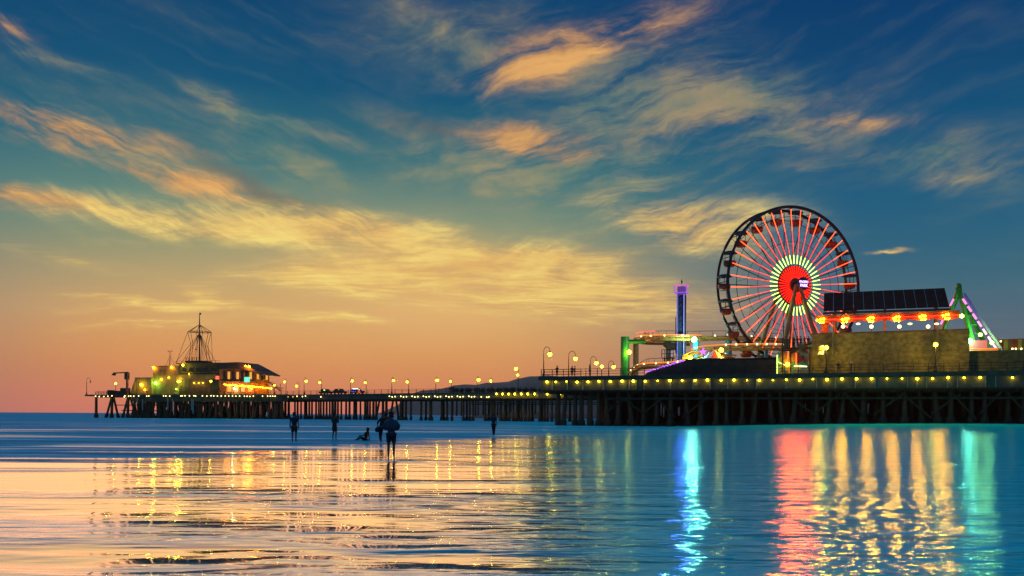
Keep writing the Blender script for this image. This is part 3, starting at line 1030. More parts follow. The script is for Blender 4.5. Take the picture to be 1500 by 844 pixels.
for (x0, y0, x1, y1, mt_) in ((1155, 515, 1153, 530, G_ORANGE), (1166.5, 518, 1166.5, 534, G_ORANGE), (1139, 530, 1152, 536, G_LIME), (1163, 536, 1182, 537, G_PALE)):
    p0, p1 = N.loc(x0, y0, 3.2), N.loc(x1, y1, 3.2)
    MB().tube([p0, p1], 0.06, 6).build('light_bar', mt_, st)
pa, pb_, pc = N.loc(1167.5, 518.5, 3.1), N.loc(1178, 527, 3.1), N.loc(1167.5, 533, 3.1)
MB().prism([(q.x, q.z) for q in (pa, pb_, pc)], 3.05, 3.15).build('pennant', M_REDPAINT, st)
p0 = N.loc(1153.5, 534, 2.6)
MB().ball(p0, 0.30, 8, 6).build('stall_lamp', G_BULB, st, smooth=True)
for x0, mt_ in ((1143, M_ORANGE), (1160, M_ORANGE)):
    p0, p1 = N.loc(x0, 516, 3.3), N.loc(x0 + 8, 529, 3.3)
    MB().box(p0.x, p1.x, 3.31, 3.39, p1.z, p0.z).build('sign_board', mt_, st)

pf = thing('viewing_platform', 'dark viewing platform with a stair beside the wheel, people on top', 'platform', N, (N.px(4, 1158), 4, ZD))
a, b = N.loc(1145, 497, 2.4), N.loc(1158, 512, 2.4)
zpl = b.z + 0.3
MB().box(a.x, N.px(2.4, 1187.5), 2.4, 6.5, zpl - 0.25, zpl).build('floor', M_TIMBER, pf)
for i in range(5):
    w0, w1 = a.x + 0.02 + i * (b.x - a.x) / 5, a.x + (i + 0.95) * (b.x - a.x) / 5
    MB().box(w0, w1, 2.32, 2.398, zpl - 0.2, a.z).build('plank', M_DARKWALL, pf)
for i in range(9):
    t = i / 8
    q = N.loc(1188 - 30 * t, 500 + 14.5 * t, 2.2)
    MB().box(q.x - 0.28, q.x + 0.28, 1.8, 2.39, q.z - 0.06, q.z).build('step', M_TIMBER, pf)
p0, p1 = N.loc(1189, 501.5, 2.1), N.loc(1157, 517, 2.1)
MB().bar((p0.x, 1.75, p0.z - 0.1), (p1.x, 1.75, p1.z - 0.1), 0.08, 0.34).build('stringer', M_TIMBER, pf)
for p in (1146, 1158, 1186):
    q = N.px(2.5, p)
    MB().box(q - 0.09, q + 0.09, 2.45, 2.63, ZD, zpl - 0.252).build('post', M_TIMBER, pf)
MB().tube([(a.x, 2.36, a.z), (N.px(2.36, 1187), 2.36, a.z)], 0.04, 6).build('rail', M_IRON, pf)
ZPL = zpl

# ------------------------------------------------------------------ ferris wheel
WR = math.radians(20)
wc = at(1164.5, 418.2, 150.0)
WH = Frame((wc.x, wc.y, 0), WR)
wz = wc.z
R = 13.25
DB = 3.0                       # distance between the two rims
fw = thing('ferris_wheel', 'large lit ferris wheel with glowing red hub and dark rim', 'ferris wheel', WH, (0, 0, ZD))


def ring(r, y, tr, name, mt, n=80, k=6):
    pts = [(r * math.sin(2 * PI * i / n), y, wz + r * math.cos(2 * PI * i / n)) for i in range(n)]
    return MB().tube(pts, tr, k, close=True).build(name, mt, fw, smooth=True)


ring(R, 0, 0.27, 'rim', M_RIM)
ring(R, DB, 0.24, 'rim', M_RIM)
ring(R * 0.875, 0.02, 0.06, 'inner_ring', M_RIM, 60, 5)
ring(R * 0.875, DB, 0.06, 'inner_ring', M_RIM, 60, 5)
ring(R * 0.56, 0.1, 0.04, 'inner_ring', M_RIM, 60, 5)
ring(R * 0.56, DB, 0.04, 'inner_ring', M_RIM, 60, 5)


def pol(r, a, y):
    return (r * math.sin(a), y, wz + r * math.cos(a))


NSP = 40
hub_l = MB().add([], [])
for i in range(NSP):
    a = 2 * PI * (i + 0.5) / NSP
    sp = MB().tube([pol(1.0, a, 0.06), pol(R - 0.2, a, 0.06)], 0.045, 5).build('spoke', M_RIM, fw)
    MB().tube([pol(R * 0.095, a, -0.12), pol(R * 0.245, a, -0.12)], [0.045, 0.075], 6).build('red_light', G_HUB, sp, fw)
    MB().tube([pol(R * 0.275, a, -0.12), pol(R * 0.385, a, -0.12)], 0.085, 6).build('lime_light', G_LIME, sp, fw)
    MB().tube([pol(R * 0.39, a, -0.12), pol(R * 0.69, a, -0.12)], 0.050, 6).build('rose_light', G_PINK, sp, fw)
    MB().tube([pol(R * 0.69, a, -0.12), pol(R * 0.965, a, -0.12)], 0.055, 6).build('orange_light', G_ORANGE, sp, fw)
for i in range(20):
    a = 2 * PI * i / 20
    MB().tube([pol(0.9, a + 0.12, DB), pol(R - 0.2, a, DB)], 0.05, 5).build('rear_spoke', M_RIM, fw)
    MB().tube([pol(0.9, a - 0.12, DB), pol(R - 0.2, a, DB)], 0.04, 5).build('rear_spoke', M_RIM, fw)
    MB().tube([pol(R, a, 0), pol(R, a, DB)], 0.07, 5).build('cross_bar', M_RIM, fw)
    MB().tube([pol(R * 0.875, a, 0), pol(R * 0.56, a + PI / 20, DB)], 0.025, 4).build('stay', M_RIM, fw)
# backing plate behind the red lights and the axle
MB().tube([(0, 0.05, wz), (0, 0.16, wz)], R * 0.255, 40).build('hub_plate', mat('hub_plate_red', (0.20, 0.012, 0.008), (0.12, 0.008, 0.006), 0.6), fw)
MB().tube([(0, -0.8, wz), (0, DB + 0.7, wz)], 0.62, 16).build('axle', M_RIM, fw)
MB().tube([(0, -0.30, wz), (0, -0.06, wz)], R * 0.088, 24).build('hub_cap', M_RUST, fw)
# gondolas
gt = MB().lathe((0, 0, -2.55), [(0.62, 0.0), (0.86, 0.12), (1.0, 0.45), (1.06, 0.92), (1.0, 0.95), (0.92, 0.5), (0.4, 0.25)], 12)
gt_me = gt.mesh('gondola', (0, 0, 0), M_TUB, True)
cn = MB().lathe((0, 0, -0.35), [(1.28, -0.02), (1.25, 0.08), (0.75, 0.36), (0.12, 0.50)], 12).mesh('canopy', (0, 0, 0), M_CANOPY)
hg = MB().tube([(0, 0, 0.0), (0, 0, -2.3)], 0.06, 6).box(-0.9, -0.84, -0.04, 0.04, -1.7, -0.33).box(0.84, 0.9, -0.04, 0.04, -1.7, -0.33).mesh('hanger', (0, 0, 0), M_IRON)
seat = MB().box(-0.7, 0.7, 0.25, 0.62, -1.95, -1.45).mesh('seat', (0, 0, 0), M_BROWN)
for i in range(20):
    a = 2 * PI * (i + 0.30) / 20
    g_ = piece('gondola', gt_me, fw, pol(R - 0.25, a, DB / 2))
    for nm, me in (('canopy', cn), ('hanger', hg), ('seat', seat)):
        o = bpy.data.objects.new(nm, me)
        COL.objects.link(o)
        o.parent = g_
# support legs, feet on the deck, two in front and two behind
for y, s0 in ((-0.75, 1), (DB + 0.75, 1)):
    for s in (-1, 1):
        foot = (s * 5.2, y + (-1.6 if y < 0 else 1.6), ZD)
        MB().tube([(s * 0.3, y, wz), foot], [0.34, 0.42], 8).build('support_leg', M_OLIVE, fw)
    MB().bar((-3.2, y + (-1 if y < 0 else 1), ZD + 4.0), (3.2, y + (-1 if y < 0 else 1), ZD + 4.0), 0.2, 0.2).build('leg_brace', M_OLIVE, fw)
m = MB().box(-6.5, 6.5, -2.2, DB + 2.2, ZD, ZD + 0.5).build('base', M_OLIVE, fw)
# round name sign on the axle
sy = -2.3
sg = MB().tube([(0, sy, wz), (0, sy + 0.25, wz)], 1.12, 28).build('name_sign', M_TOWER, fw)
MB().tube([(0, sy + 0.252, wz), (0, -0.79, wz)], 0.3, 10).build('sign_arm', M_IRON, sg, fw)


def lettering(txt, size, frame_t, parent, loc, mt, rot=(PI / 2, 0, 0), bold=0.03):
    cu = bpy.data.curves.new('lettering', 'FONT')
    cu.body = txt
    cu.size = size
    cu.align_x = 'CENTER'
    cu.align_y = 'CENTER'
    cu.extrude = 0.02
    cu.offset = bold
    tmp = bpy.data.objects.new('lettering_source', cu)
    COL.objects.link(tmp)
    bpy.context.view_layer.update()
    me = bpy.data.meshes.new_from_object(tmp)
    bpy.data.objects.remove(tmp)
    me.materials.clear()
    me.materials.append(mt)
    o = bpy.data.objects.new('lettering', me)
    COL.objects.link(o)
    o.parent = parent
    o.location = Vector(loc) - BASE[parent.name]
    o.rotation_euler = rot
    return o


BASE[sg.name] = BASE[fw.name]
lettering('PACIFIC', 0.50, WH, sg, (0, sy - 0.03, wz + 0.28), G_LETTER, bold=0.025)
lettering('PARK', 0.62, WH, sg, (0, sy - 0.03, wz - 0.33), G_LETTER, bold=0.03)

lamp_or_added_beam(fw, fw, WH, (0, -1.15, wz - 0.2), 80000, (1.0, 0.045, 0.0), 2.5, 120, 0.2)  # added red beam for the hub's column on the water, aimed off the wheel

# ------------------------------------------------------------------ drop tower
p = N.loc(998, 530, 22)
dt = thing('drop_tower', 'slim navy ride tower with a purple lit head', 'ride tower', N, (p.x, 22, ZD))
ztop_t = N.loc(998, 432, 22).z
hw = (N.px(22, 1002.5) - N.px(22, 993.5)) / 2
for sx_ in (-1, 1):
    for sy_ in (-1, 1):
        MB().box(p.x + sx_ * hw - 0.14, p.x + sx_ * hw + 0.14, 22 + sy_ * hw - 0.14, 22 + sy_ * hw + 0.14, ZD, ztop_t).build('corner_post', M_TOWER, dt)
for k in range(14):
    z = ZD + 0.4 + (ztop_t - ZD - 1.0) * k / 13.5
    for sy_ in (-1, 1):
        MB().bar((p.x - hw, 22 + sy_ * hw, z), (p.x + hw, 22 + sy_ * hw, z + 0.75), 0.07, 0.07).build('lattice_bar', M_TOWER, dt)
MB().box(p.x - hw * 0.72, p.x + hw * 0.72, 22 - hw * 0.7, 22 + hw * 0.7, ZD, ztop_t - 0.02).build('core', M_TOWER, dt)
MB().tube([(p.x + hw + 0.02, 22 - hw - 0.20, ZD + 0.5), (p.x + hw + 0.02, 22 - hw - 0.20, ztop_t)], 0.075, 6).build('light_strip', glow('indigo_strip', (0.30, 0.26, 1.0), 1.2), dt)
MB().tube([(p.x - hw, 22 - hw - 0.20, ZD + 0.5), (p.x - hw, 22 - hw - 0.20, ztop_t)], 0.04, 6).build('light_strip', G_VIOLET, dt)
G_HEAD = glow('head_magenta', (0.85, 0.10, 0.55), 1.0)
G_HEADB = glow('head_violet', (0.42, 0.06, 0.9), 0.9)
h0, h1 = N.loc(989.5, 419.5, 22), N.loc(1006.5, 430.5, 22)
zt_, zb_ = h0.z, h1.z
hx = (h1.x - h0.x) / 2
MB().box(p.x - hx * 0.62, p.x + hx * 0.62, 22 - hx * 0.62, 22 + hx * 0.62, zb_ - 0.2, zt_ - 0.15).build('head', glow('head_panel', (0.20, 0.03, 0.5), 0.45), dt)
hy = hx
for z in (zb_ + 0.15, zt_):
    c4 = [(p.x - hx, 22 - hy, z), (p.x + hx, 22 - hy, z), (p.x + hx, 22 + hy, z), (p.x - hx, 22 + hy, z)]
    MB().tube(c4, 0.09, 6, close=True).build('head_tube', G_HEAD if z == zt_ else G_HEADB, dt)
for sx_ in (-1, 1):
    MB().tube([(p.x + sx_ * hx, 22 - hy, zb_ + 0.15), (p.x + sx_ * hx, 22 - hy, zt_)], 0.08, 6).build('head_tube', G_HEADB, dt)
MB().tube([(p.x, 22, zt_ - 0.16), (p.x, 22, N.loc(998, 409.5, 22).z)], 0.06, 6).build('mast', M_IRON, dt)
MB().ball((p.x, 22, N.loc(998, 413, 22).z), 0.16, 8, 6, (1, 1, 1.8)).build('beacon', M_IRON, dt)
MB().bar((p.x - hw - 0.5, 22, ZD + 5), (p.x - hw - 0.5, 22, N.loc(992, 465, 22).z), 0.10, 0.10).build('ladder', M_IRON, dt)

for z_ in (ZD + 5, ZD + 10, ZD + 14):
    lamp_or_added_beam(dt, dt, N, (p.x + hw, 22 - hw - 0.6, z_), 900, (0.10, 0.16, 1.0), 0.35, 110)  # blue beams added to give the tower a streak on the water

# ------------------------------------------------------------------ roller coaster
def spline(pts, n=10):
    out = []
    P = [Vector(q) for q in pts]
    for i in range(len(P) - 1):
        p0, p1, p2, p3 = P[max(i - 1, 0)], P[i], P[i + 1], P[min(i + 2, len(P) - 1)]
        for k in range(n):
            t = k / n
            out.append(0.5 * ((2 * p1) + (p2 - p0) * t + (2 * p0 - 5 * p1 + 4 * p2 - p3) * t * t + (3 * p1 - p0 - 3 * p2 + p3) * t ** 3))
    out.append(P[-1])
    return out


rc = thing('roller_coaster', 'orange steel roller coaster curving left of the ferris wheel', 'roller coaster', N, (N.px(20, 1010), 20, ZD))


def track(pts, mt, spine=True, gauge=0.62, rail=True, hand=True, tie=2):
    c_ = spline(pts, 10)
    side = []
    for i, q in enumerate(c_):
        a, b = c_[max(0, i - 1)], c_[min(len(c_) - 1, i + 1)]
        t = (b - a).normalized()
        side.append(Vector((t.y, -t.x, 0)).normalized() if abs(t.z) < 0.99 else Vector((1, 0, 0)))
    up = Vector((0, 0, 1))
    for s in (-1, 1):
        MB().tube([q + side[i] * gauge * s for i, q in enumerate(c_)], 0.10, 6).build('rail', mt, rc)
    if spine:
        MB().tube([q - up * 0.50 for q in c_], 0.27, 8).build('spine', mt, rc)
    m1 = MB()
    for i in range(0, len(c_), tie):
        q = c_[i]
        m1.tube([q + side[i] * gauge, q - up * 0.50, q - side[i] * gauge], 0.055, 4)
    m1.build('ties', mt, rc)['kind'] = 'stuff'
    if hand:
        hp = [q + side[i] * (gauge + 0.55) + up * 1.1 for i, q in enumerate(c_)]
        MB().tube(hp, 0.05, 5).build('handrail', M_RUST, rc)
        m2 = MB()
        for i in range(0, len(c_), 4):
            m2.tube([hp[i], hp[i] - up * 1.2], 0.035, 4)
        m2.build('handrail_posts', M_RUST, rc)['kind'] = 'stuff'
    return c_


L = lambda x, y, v: N.loc(x, y, v)
t1 = track([L(1150, 497, 34), L(1110, 494.5, 30), L(1068, 493, 26), L(1019, 493.5, 22), L(975, 493, 20), L(945, 494, 21), L(934, 496, 25), L(945, 499, 29), L(980, 500, 31), L(1010, 501, 33)], M_ORANGE)
t2 = track([L(1150, 507, 16), L(1110, 507, 15), L(1060, 508, 14), L(1022, 512, 13), L(1000, 522, 12.5)], M_YELLOW, hand=False)
t3 = track([L(1075, 521, 24), L(1040, 519, 20), L(1000, 530, 16), L(975, 533, 15), L(945, 534.5, 15), L(932, 538, 17), L(925, 544, 20)], M_ORANGE)
MB().tube([q + Vector((0, -0.75, 0.25)) for q in t1[28:62]], 0.11, 5).build('light_strip', G_AMBSTRIP, rc)  # amber glow added along the upper track to make it look orange
MB().tube([q + Vector((0, -0.75, 0.9)) for q in t1[44:62]], 0.05, 5).build('light_strip', G_PINK, rc)
MB().tube([q + Vector((0, -0.75, 0.2)) for q in t3[20:55]], 0.10, 5).build('light_strip', G_AMBSTRIP, rc)  # added amber glow, lower orange track
MB().tube([q + Vector((0, -0.7, 0.3)) for q in t2[0:34]], 0.09, 5).build('light_strip', G_AMBSTRIP, rc)  # added amber glow, yellow track


def column(px, ytop, v, r, mt, name='column'):
    q = L(px, ytop, v)
    return MB().tube([(q.x, v, ZD), (q.x, v, q.z)], r, 12).build(name, mt, rc, smooth=False)


cg = column(915.5, 493.5, 21, 0.78, M_GREEN, 'green_column')
q0, q1 = L(914, 501, 21), L(945, 500, 21)
MB().tube([(q0.x, 21, q0.z), (q1.x, 21, q1.z)], 0.40, 10).build('green_arm', M_GREEN, rc)
column(931.5, 500, 25, 0.52, M_RUST, 'brown_column')
column(1019.5, 499, 21, 0.55, M_BLUE, 'blue_column')
column(1067, 498, 27, 0.62, M_BLUE, 'blue_column')
column(1122, 512, 16, 0.34, M_BLUE, 'blue_column')
column(979, 499, 30, 0.5, M_OLIVE, 'olive_column')
q0, q1 = L(976, 502, 30), L(990, 513, 30)
MB().tube([L(974, 503, 30), L(983, 509, 30), L(992, 510, 30), L(994, 522, 30)], [0.6, 0.75, 0.5, 0.4], 8).build('olive_arm', M_OLIVE, rc)
q = L(1017, 497.5, 19.3)
MB().ball(q, 0.42, 10, 8).build('floodlight', G_TEAL, rc, smooth=True)
lamp_or_added_beam(rc, rc, N, q + Vector((0, -0.75, -0.1)), 2200, (0.35, 1.0, 0.75), 0.3)
lamp_or_added_beam(rc, rc, N, q + Vector((0, -1.0, 0.1)), 5000, (0.30, 1.0, 0.72), 0.4, 110)  # second beam, added for the floodlight's reflection on the beach
wb = MB().ball((0, 0, 0), 0.13, 6, 5).mesh('track_light', (0, 0, 0), G_PALE, True)
for i in (4, 12, 20, 24, 34, 40, 46, 52):
    piece('track_light', wb, rc, t1[i] + Vector((0, -0.9, 0.1)))
for i in range(1, 22, 3):
    piece('track_light', wb, rc, t2[i] + Vector((0, -0.85, 0.25)))
for i in range(4, 60, 6):
    piece('track_light', wb, rc, t3[i] + Vector((0, -0.85, 0.1)))
# service platform by the tower
sp_ = thing('service_platform', 'small dark steel service platform left of the ride tower', 'platform', N, (N.px(18, 976), 18, ZD))
a, b = L(971, 513, 18), L(988, 524, 18)
MB().box(a.x, b.x, 17.2, 19, b.z - 0.12, b.z).build('floor', M_IRON, sp_)
for z in (a.z, (a.z + b.z) / 2):
    MB().tube([(a.x, 17.2, z), (b.x, 17.2, z)], 0.05, 5).build('rail', M_IRON, sp_)
for k in range(5):
    x = a.x + (b.x - a.x) * k / 4
    MB().box(x - 0.05, x + 0.05, 17.15, 17.25, b.z, a.z).build('post', M_IRON, sp_)
for x in (a.x + 0.3, b.x - 0.3):
    MB().box(x - 0.1, x + 0.1, 17.9, 18.1, ZD, b.z - 0.121).build('leg', M_IRON, sp_)

# tents behind the shed
tn = thing('striped_tent', 'red and white striped tent top behind the dark shed', 'tent', N, (N.px(11, 1046), 11, ZD))
ap = L(1046, 512, 11)
rr = (N.px(11, 1066) - N.px(11, 1027)) / 2
zbt = L(1046, 526, 11).z
for k in range(12):
    a0_, a1_ = 2 * PI * k / 12, 2 * PI * (k + 1) / 12
    e0 = (ap.x + rr * math.cos(a0_), 11 + rr * math.sin(a0_), zbt)
    e1 = (ap.x + rr * math.cos(a1_), 11 + rr * math.sin(a1_), zbt)
    t_ = (ap.x, 11, ap.z)
    MB().slab([e0, e1, (t_[0] + 0.05 * math.cos(a1_), 11 + 0.05 * math.sin(a1_), t_[2]), (t_[0] + 0.05 * math.cos(a0_), 11 + 0.05 * math.sin(a0_), t_[2])], 0.03).build('roof_panel', M_REDPAINT if k % 2 else M_WHITE, tn)
    MB().slab([(e0[0], e0[1], zbt - 0.7), (e1[0], e1[1], zbt - 0.7), (e1[0], e1[1], zbt - 0.01), (e0[0], e0[1], zbt - 0.01)], 0.02).build('side_panel', M_WHITE if k % 2 else M_REDPAINT, tn)
MB().tube([(ap.x, 11, ZD), (ap.x, 11, ap.z + 0.4)], 0.06, 6).build('pole', M_IRON, tn)
q = L(1030, 515.5, 9)
sl = thing('star_light', 'violet star-shaped light beside the striped tent', 'light', N, (q.x, 9, ZD))
m = MB()
for k in range(5):
    a = PI / 2 + 2 * PI * k / 5
    m.tube([(q.x, 9, q.z), (q.x + 0.62 * math.cos(a), 9, q.z + 0.62 * math.sin(a))], [0.22, 0.03], 5)
m.build('star', G_PURPLE, sl)
MB().tube([(q.x, 9.2, ZD), (q.x, 9.2, q.z)], 0.05, 6).build('pole', M_IRON, sl)

# ------------------------------------------------------------------ pirate-ship ride frame on the right
ps = thing('swing_ride', 'green A-frame of a swinging ship ride with pink light strips', 'ride', N, (N.px(16, 1440), 16, ZD))
ap1 = L(1404, 424, 14)
fA, fB = L(1437, 516, 13), L(1466, 517, 17)
fC, fD = L(1356, 516, 13), L(1346, 516, 18)
ap2 = ap1 + Vector((0.4, 3.6, -0.2))
MB().tube([ap1 + Vector((0, 0, 0.2)), Vector((fA.x, 13, ZD))], [0.30, 0.46], 8).build('leg', M_GREEN, ps)
MB().tube([ap2, Vector((fB.x, 17, ZD))], [0.28, 0.38], 8).build('leg', M_GREEN, ps)
MB().tube([ap1, Vector((fC.x, 13, ZD))], [0.28, 0.38], 8).build('leg', M_GREEN, ps)
MB().tube([ap2, Vector((fD.x, 17, ZD))], [0.28, 0.38], 8).build('leg', M_GREEN, ps)
MB().tube([ap1 + Vector((0, -0.6, 0)), ap2 + Vector((0, 0.6, 0))], 0.46, 12).build('axle', M_GREEN, ps)
MB().ball(ap1 + Vector((0, -0.3, 0.4)), 0.42, 10, 8, (1, 1, 1.2)).build('cap', M_GREEN, ps)
for k in range(7):
    t0, t1_ = (k + 0.10) / 7 * 0.90 + 0.13, (k + 0.80) / 7 * 0.90 + 0.13
    A_, B_ = L(1405, 430, 12.6), L(1463, 516, 12.6)
    MB().tube([A_.lerp(B_, t0 - 0.05), A_.lerp(B_, t1_ - 0.05)], 0.16, 6).build('pink_strip', G_MAGENTA, ps)
    A2, B2 = L(1397.5, 437, 12.6), L(1376.5, 478, 12.6)
    if k < 3:
        MB().tube([A2.lerp(B2, k / 3 + 0.03), A2.lerp(B2, k / 3 + 0.26)], 0.12, 6).build('pink_strip', G_MAGENTA, ps)
A_, B_ = L(1412, 430, 12.9), L(1467, 513, 12.9)
MB().bar(A_, B_, 0.5, 0.35).build('strip_backing', glow('indigo_panel', (0.05, 0.03, 0.35), 0.5), ps)
for k in range(5):
    A_, B_ = L(1411 + 5.5 * k, 450 + 13 * k, 13.4), L(1424 + 8.5 * k, 450 + 13 * k, 15.5)
    MB().bar(A_, B_, 0.15, 0.15).build('cross_bar', M_GREEN, ps)
for x, y in ((1436, 490.5), (1453, 502)):
    MB().ball(L(x, y, 12.0), 0.24, 8, 6).build('flood_lamp', G_GREENSPOT, ps, smooth=True)
    lamp_or_added_beam(ps, ps, N, L(x, y, 11.4), 700, (0.5, 1.0, 0.25), 0.2)
bs = thing('ride_sign', 'glowing pink ride front with amber light rows below the green frame', 'ride front', N, (N.px(9, 1440), 9, ZD))
a, b = L(1419, 499, 8), L(1446, 510, 8)
MB().box(a.x, b.x, 8, 8.4, b.z, a.z).build('pink_panel', glow('pink_panel', (1.0, 0.06, 0.09), 0.75), bs)
for k, y in enumerate((511.5, 514, 516.2)):
    p0, p1 = L(1418, y, 7.7), L(1462 if k < 2 else 1440, y - 1.0, 7.7)
    MB().tube([p0, p1], 0.09, 6).build('amber_row', G_AMBSTRIP, bs)
MB().box(a.x - 0.1, L(1466, 512, 8).x, 7.85, 7.98, ZD, b.z - 0.02).build('front_board', M_ORANGE, bs)
MB().ball(L(1419.5, 499.5, 7.4), 0.38, 10, 8).build('flood_lamp', G_TEAL, bs, smooth=True)
lamp_or_added_beam(bs, bs, N, L(1419.5, 499.5, 6.8), 500, (0.35, 1.0, 0.7), 0.3)
lamp_or_added_beam(bs, bs, N, L(1419.5, 499.5, 6.6), 2600, (0.25, 1.0, 0.68), 0.3, 110)  # extra beam added to carry this flood lamp's reflection
rw = thing('red_ride_wall', 'red and tan panelled wall lit warm at the right of the swing ride', 'wall', N, (N.px(20, 1490), 20, ZD))
a, b = L(1463, 497, 20), L(1540, 514, 20)
MB().box(a.x, b.x, 20, 20.3, ZD, a.z).build('wall_body', M_RUST, rw)
for k in range(11):
    x = a.x + (b.x - a.x) * k / 11
    MB().box(x + 0.04, x + (b.x - a.x) / 11 * 0.9, 19.9, 19.997, b.z, a.z - 0.15).build('wall_panel', (M_REDPAINT, M_RUST, M_YELLOW)[(k * 2) % 3], rw)
for x in (1466, 1483, 1488, 1496):
    MB().ball(L(x, 511 if x > 1470 else 500, 19), 0.13, 6, 5).build('lamp', G_PALE, rw)

# ------------------------------------------------------------------ low pier running out to sea
M = Frame((1.75, 228.0, 0), math.atan2(-48, 71.75))
ZM, ZMF = 7.6, 5.9
mp = thing('pier', 'narrow pier running out to the restaurant, with small white bulbs on its edge', 'pier', M, (0, 0, 0), 'the two lengths of the pier')
MB().box(-96, 44, -0.3, 13, ZM - 0.55, ZM).build('deck', M_DECK, mp)
MB().box(-96, 44, 0.2, 0.45, ZMF, ZM - 0.56).build('fascia', M_FASCIA, mp)
MB().box(-96, 44, -0.02, 0.198, ZMF - 0.15, ZMF + 0.15).build('fascia_beam', M_TIMBER, mp)
for v, z in ((0.8, 5.3), (0.8, 4.75), (1.2, 4.3)):
    a, b = M.px(v, 690 if z < 5 else 420), M.px(v, 885)
    MB().box(a, b, v, v + 0.28, z, z + 0.26).build('stringer', M_TIMBER, mp)
MB().box(-96, 44, 12.2, 12.45, ZMF, ZM - 0.56).build('fascia', M_FASCIA, mp)
m = MB()
for k in range(46):
    m.box(-95 + 3.05 * k, -94.7 + 3.05 * k, 0.5, 12.1, ZMF - 0.35, ZMF - 0.02)
m.build('joist', M_TIMBER, mp)['kind'] = 'stuff'
mid_px = [(418, 1.3), (423, 1.3), (436, 1), (441, .9), (446.5, .9), (453, 1), (457, 1), (463, 1), (467, .9), (474, 1), (478.5, 1), (483, .9), (487, 1.3), (491, 1.3), (500, .9), (507, 1), (512, 1.1), (519, 1.1),
          (528, .9), (535, 1.2), (538.5, 1.1), (547, 1.2), (561, 1.3), (566, 1.3), (587, .9), (594.5, 1.1), (602, .9), (617, 1), (631, 1.5), (647, 1), (655, 1), (662, .9), (679, .9),
          (688, .9), (693, .9), (711, .9), (721, 1.3), (724, 1.3), (734, 1), (739.5, 1), (746, .9), (752, .9), (757, 1), (763.5, 1), (769.5, 1), (775, .9), (791, 1), (797.5, 1), (802, .9), (808.5, .9)]
for p, k in mid_px:
    put_pile(mp, M, M.px(1.2, p), 1.2, ZMF, round(0.30 * k, 2))
for p, ln in ((408, -1.6), (556, -1.5), (576, -1.3), (580, 1.2), (551, 0.0), (413, 0.8)):
    put_pile(mp, M, M.px(1.6, p), 1.6, ZMF, 0.30, lean=ln)
for p in (432, 449, 470, 495, 522, 542, 590, 624, 650, 684, 716, 742, 760, 780, 794, 815, 835, 850, 862):
    put_pile(mp, M, M.px(10.5, p), 10.5, ZMF, 0.30)
sb = MB().ball((0, 0, 0), 0.15, 8, 6).mesh('edge_bulb', (0, 0, 0), G_PALE, True)
sy_ = MB().ball((0, 0, 0), 0.22, 8, 6).mesh('edge_bulb', (0, 0, 0), G_SMALL, True)
rnd = random.Random(21)
for p, y in ([(402, 581.5), (408, 582), (415.5, 581.5), (422, 581), (429, 581), (435, 580.5), (443, 581), (447.5, 580.3), (470, 581.5)]
             + [(570.5 + 8.3 * k, 580.6 + (0.5 if k % 2 else 0)) for k in range(16)] + [(574.5 + 16.6 * k, 581.6) for k in range(8)] + [(705, 581.5), (713, 582), (716, 581.5)]):
    q = M.loc(p, y, -0.4)
    piece('edge_bulb', sb, mp, q)
for p in (727, 736, 745, 754, 763.5, 773, 783, 801.5, 821):
    q = M.loc(p, 577.3, -0.4)
    piece('edge_bulb', sy_, mp, q)
railing(M, 'railing', 'long railing along the narrow pier running out to sea', 'pier railings', -94, 30, 0.0, ZM, [-94 + 2.6 * k for k in range(48)], h=1.1, r=0.045)

GLM = 'hook-necked lamps along the narrow pier'
mid_lamps = [(419, 417, 559.5, 'lit hook lamp nearest the restaurant on the narrow pier'), (438, 434.5, 565.5, 'low hook lamp, second from the restaurant on the narrow pier'),
             (445.5, 448.5, 558.5, 'hook lamp bent towards the cars, third from the restaurant'), (471, 468.5, 560.5, 'hook lamp just left of the dark parked car'),
             (513.5, 516, 558, 'hook lamp left of the car with violet lights'), (536.5, 535, 560.5, 'hook lamp right of the car with violet lights'),
             (574, 576.5, 557.5, 'hook lamp above the first bulbs of the middle row'), (598.5, 596.5, 559.5, 'hook lamp second along above the middle row of bulbs'),
             (638.5, 640.5, 557, 'hook lamp where the hills begin, post on its left'), (661.5, 660, 558.5, 'hook lamp with a second small light below its globe'),
             (699, 701, 556.5, 'hook lamp before the headland with a large yellow globe'), (720.5, 719, 558, 'hook lamp before the headland with a small pale globe')]
for k, (pp, pb, yb, lab) in enumerate(mid_lamps):
    v = 0.6 if k in (2, 4, 6, 8, 10) else 11.0
    if k == 1:
        v = 12.0
    a, b = M.loc(pp, yb, v), M.loc(pb, yb, v)
    hook_lamp(M, a.x, v, ZM, b.z, 1, lab, GLM, reach=b.x - a.x, r=0.30 if k not in (8, 10) else 0.38)
a = M.loc(759, 541, 3.0)
t = thing('street_lamp', 'tall double lamp standing before the headland near the broad pier', 'street lamp', M, (a.x, 3, ZM), GLM)
MB().lathe((a.x, 3, ZM), [(0.2, 0), (0.2, 0.5), (0.09, 0.7), (0.07, a.z - ZM + 0.2)], 8).build('pole', M_IRON, t)
MB().tube([(a.x, 3, a.z + 0.1), (a.x - 0.3, 3, a.z + 0.4), (a.x - 0.55, 3, a.z + 0.1)], 0.05, 5).build('crook', M_IRON, t)
for dx_, yb, r_ in ((-0.55, 540.5, 0.4), (0.0, 549.5, 0.26)):
    MB().ball((a.x + dx_, 2.8, M.loc(759, yb, 3).z), r_, 8, 6, (1.2, 1, 0.9)).build('globe', G_BULB, t, smooth=True)


